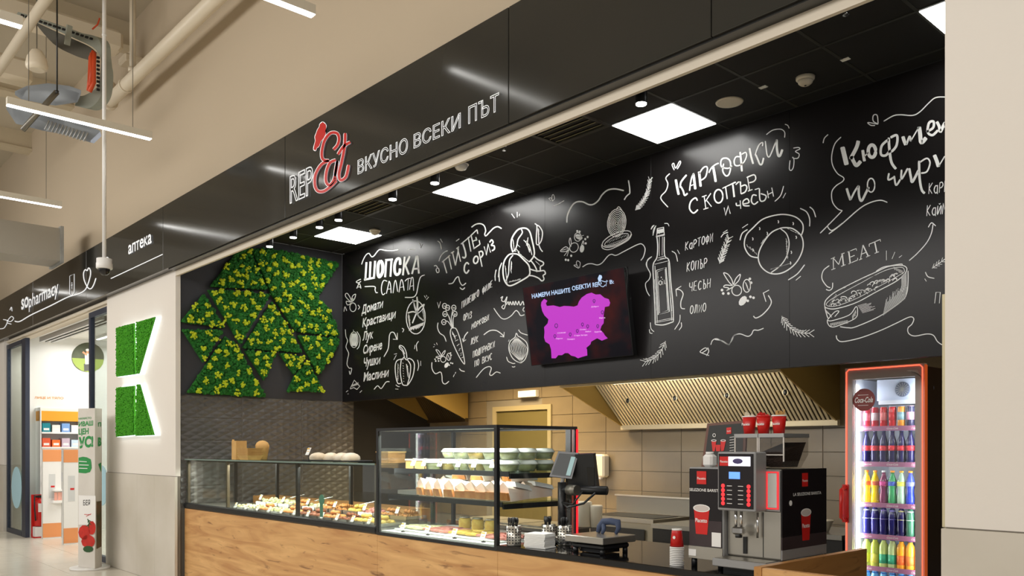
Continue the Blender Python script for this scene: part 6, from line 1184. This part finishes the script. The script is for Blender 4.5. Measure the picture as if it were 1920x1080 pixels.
def board(u0, u1, vt, vb, X, l):
    a = PX(u0, vb, X); b = PX(u1, vb, X); zt_ = PX(u0, vt, X).z; t = thing('display_board', l, 'display', (X, (a.y + b.y) / 2, 0)); MB().bb(X - .05, X, a.y, b.y, 0, zt_).obj('board', m_white, t)
    for z0, z1 in ((0.02, zt_ * .17), (zt_ * .86, zt_ - .01)): MB().bb(X, X + .004, a.y + .01, b.y - .01, z0, z1).obj('orange_panel', M('panel_orange', (226, 148, 90), .6), t)
    cyy = (a.y + b.y) / 2; MB().bb(X, X + .003, cyy - .05, cyy + .05, zt_ * .45, zt_ * .72).obj('bottle_print', M('bottle_print', (205, 206, 204), .6), t); MB().bb(X + .003, X + .005, cyy - .02, cyy + .04, zt_ * .57, zt_ * .59).obj('label_print', m_cup, t)
    MB().bb(X - .0, X + .003, a.y, a.y + .008, 0, zt_).bb(X, X + .003, b.y - .008, b.y, 0, zt_).obj('edge_trim', m_alu, t); return t, cyy, zt_
t, cyy, z_ = board(79, 116, 842, 1004, -16.2, 'left white and orange product display board in the pharmacy entrance')
MB().bb(-16.2, -16.05, cyy - .02, cyy + .18, .62, .66).bb(-16.2, -16.06, cyy, cyy + .18, .82, .85).obj('leaflet_shelf', m_white, t); 
for q in range(3): tag(bx('leaflet', M('leaflet_pink', (236, 170, 150), .7), -16.14, -16.13, cyy + .02 + q * .055, cyy + .065 + q * .055, .661, .8), ('left', 'middle', 'right')[q] + ' pink leaflet in the wire shelf of the left display board', 'leaflet', 'leaflets on the display board')
board(118, 150, 842, 1018, -15.0, 'right white and orange product display board behind the advertising column')
# advertising column
av = thing('advertising_column', 'slim standing advertising column with green slogan and tomato picture', 'advertising stand', (-11.9, 3.2, 0))
c0 = PZ(147, 1066, 0.0); c1 = PZ(178, 1071, 0); c2 = PZ(191, 1068, 0)
c0 = PT(146.5, 0, 10.9); c1 = PT(178, 0, 10.75); c2 = PT(191, 0, 10.95); c3 = PT(160, 0, 11.2)
pts4 = [Vector((c.x, c.y, 0)) for c in (c0, c1, c2, c3)]; zt2 = 2.08; zb = .03
MB().prism([p + Vector((0, 0, zb)) for p in pts4], [p + Vector((0, 0, zt2)) for p in pts4]).obj('column_body', M('column_pale', (206, 200, 190), .25, noise=((220, 215, 206), 2)), av)
cc = sum(pts4, Vector()) / 4; MB().cyl((cc.x, cc.y, 0.0), .24, .028, 28).obj('base_plate', m_white, av)
fn = (pts4[1] - pts4[0]).cross(Vector((0, 0, 1))).normalized(); P1 = Plane(pts4[0], fn); fn2 = (pts4[2] - pts4[1]).cross(Vector((0, 0, 1))).normalized(); P2 = Plane(pts4[1], fn2)
m_gr = M('print_green', (40, 140, 70), .6)
def colink(pl, cr_, off=.002): return Ink(pl, cr_, off)
cq = (40, 760, 4.1556)
k = colink(P1, cq); k.text('НАЖИСТО', (446, 112), (545, 106), 16, .01, 0).text('ИВАШ', (446, 165), (558, 155), 36, .03, 0).text('ЦЕН', (446, 228), (524, 222), 44, .03, 0).text('УС!', (446, 332), (560, 318), 78, .05, 0); fillpoly(k, '446,408 480,400 510,405 540,420 545,445 540,470 548,490 535,520 500,530 446,525'); k.obj('slogan_print', m_gr, av)
k = colink(P1, cq, .004); k.st('450,436 510,440|450,464 525,466|450,490 515,492', 8, False); fillpoly(k, '446,700 578,705 578,930 446,930'); k.obj('white_print', m_pw, av)
k = colink(P1, cq, .005); k.text('БЕЯ', (482, 780), (535, 778), 42, 0, 0); k.obj('brand_print', M('pic_charcoal', (70, 66, 64), .6), av)
k = colink(P1, cq, .0055); k.disc(490, 990, 46, 58).disc(548, 955, 32, 55).disc(520, 1060, 54, 52).st('490,850 540,852|505,865 545,845', 6, False); k.obj('tomato_picture', M('tomato_red', (206, 40, 22), .4, noise=((176, 24, 14), 14)), av)
k = colink(P1, cq, .006); k.sprig('515,885 530,915 520,940', 3, 22, 8).disc(520, 1120, 40, 26); k.obj('leaf_picture', M('leaf_green', (40, 80, 40), .6), av)
k = colink(P2, cq, .002); fillpoly(k, '586,750 624,745 624,1100 586,1120'); k.obj('vegetable_picture', M('veg_brown', (120, 84, 50), .6, noise=((60, 70, 40), 9)), av)
k = colink(P2, cq, .003); k.text('П', (600, 165), (622, 163), 30, .03, 0).text('В', (598, 315), (624, 312), 60, .05, 0); fillpoly(k, '600,460 622,445 622,520'); k.obj('slogan_print', m_gr, av)
# stickers on the glass door parts
t = tag(MB().cyl((-12.45, 3.655, 1.05), .28, .004, 24, 'Y').obj('glass_decal', M('decal_blue', (176, 214, 226), .5)), 'pale blue decal on the glass beside the advertising column', 'sticker')
t = tag(MB().cyl((-17.4, 3.655, .85), .38, .004, 24, 'Y').obj('glass_decal', M('decal_blue', (176, 214, 226), .5)), 'pale blue round decal on the glass at the left edge', 'sticker')
t = tag(bx('hanging_sign', M('sign_blue', (170, 200, 214), .5), -12.75, -12.3, 3.9, 3.92, 0, 2.25), 'small pale blue sign board standing behind the pharmacy glass', 'sign')
for q in range(2): lamp_ = thing('pharmacy_lamp', 'linear lamp on the pharmacy ceiling, ' + ('front one', 'rear one')[q], 'light', (-15, 4.8 + q * 1.5, 3.6)); MB().bb(-16.6, -13.2, 4.78 + q * 1.5, 4.84 + q * 1.5, 3.57, 3.62).obj('housing', m_white, lamp_); MB().bb(-16.6, -13.2, 4.785 + q * 1.5, 4.835 + q * 1.5, 3.564, 3.57).obj('diffuser', m_led, lamp_)
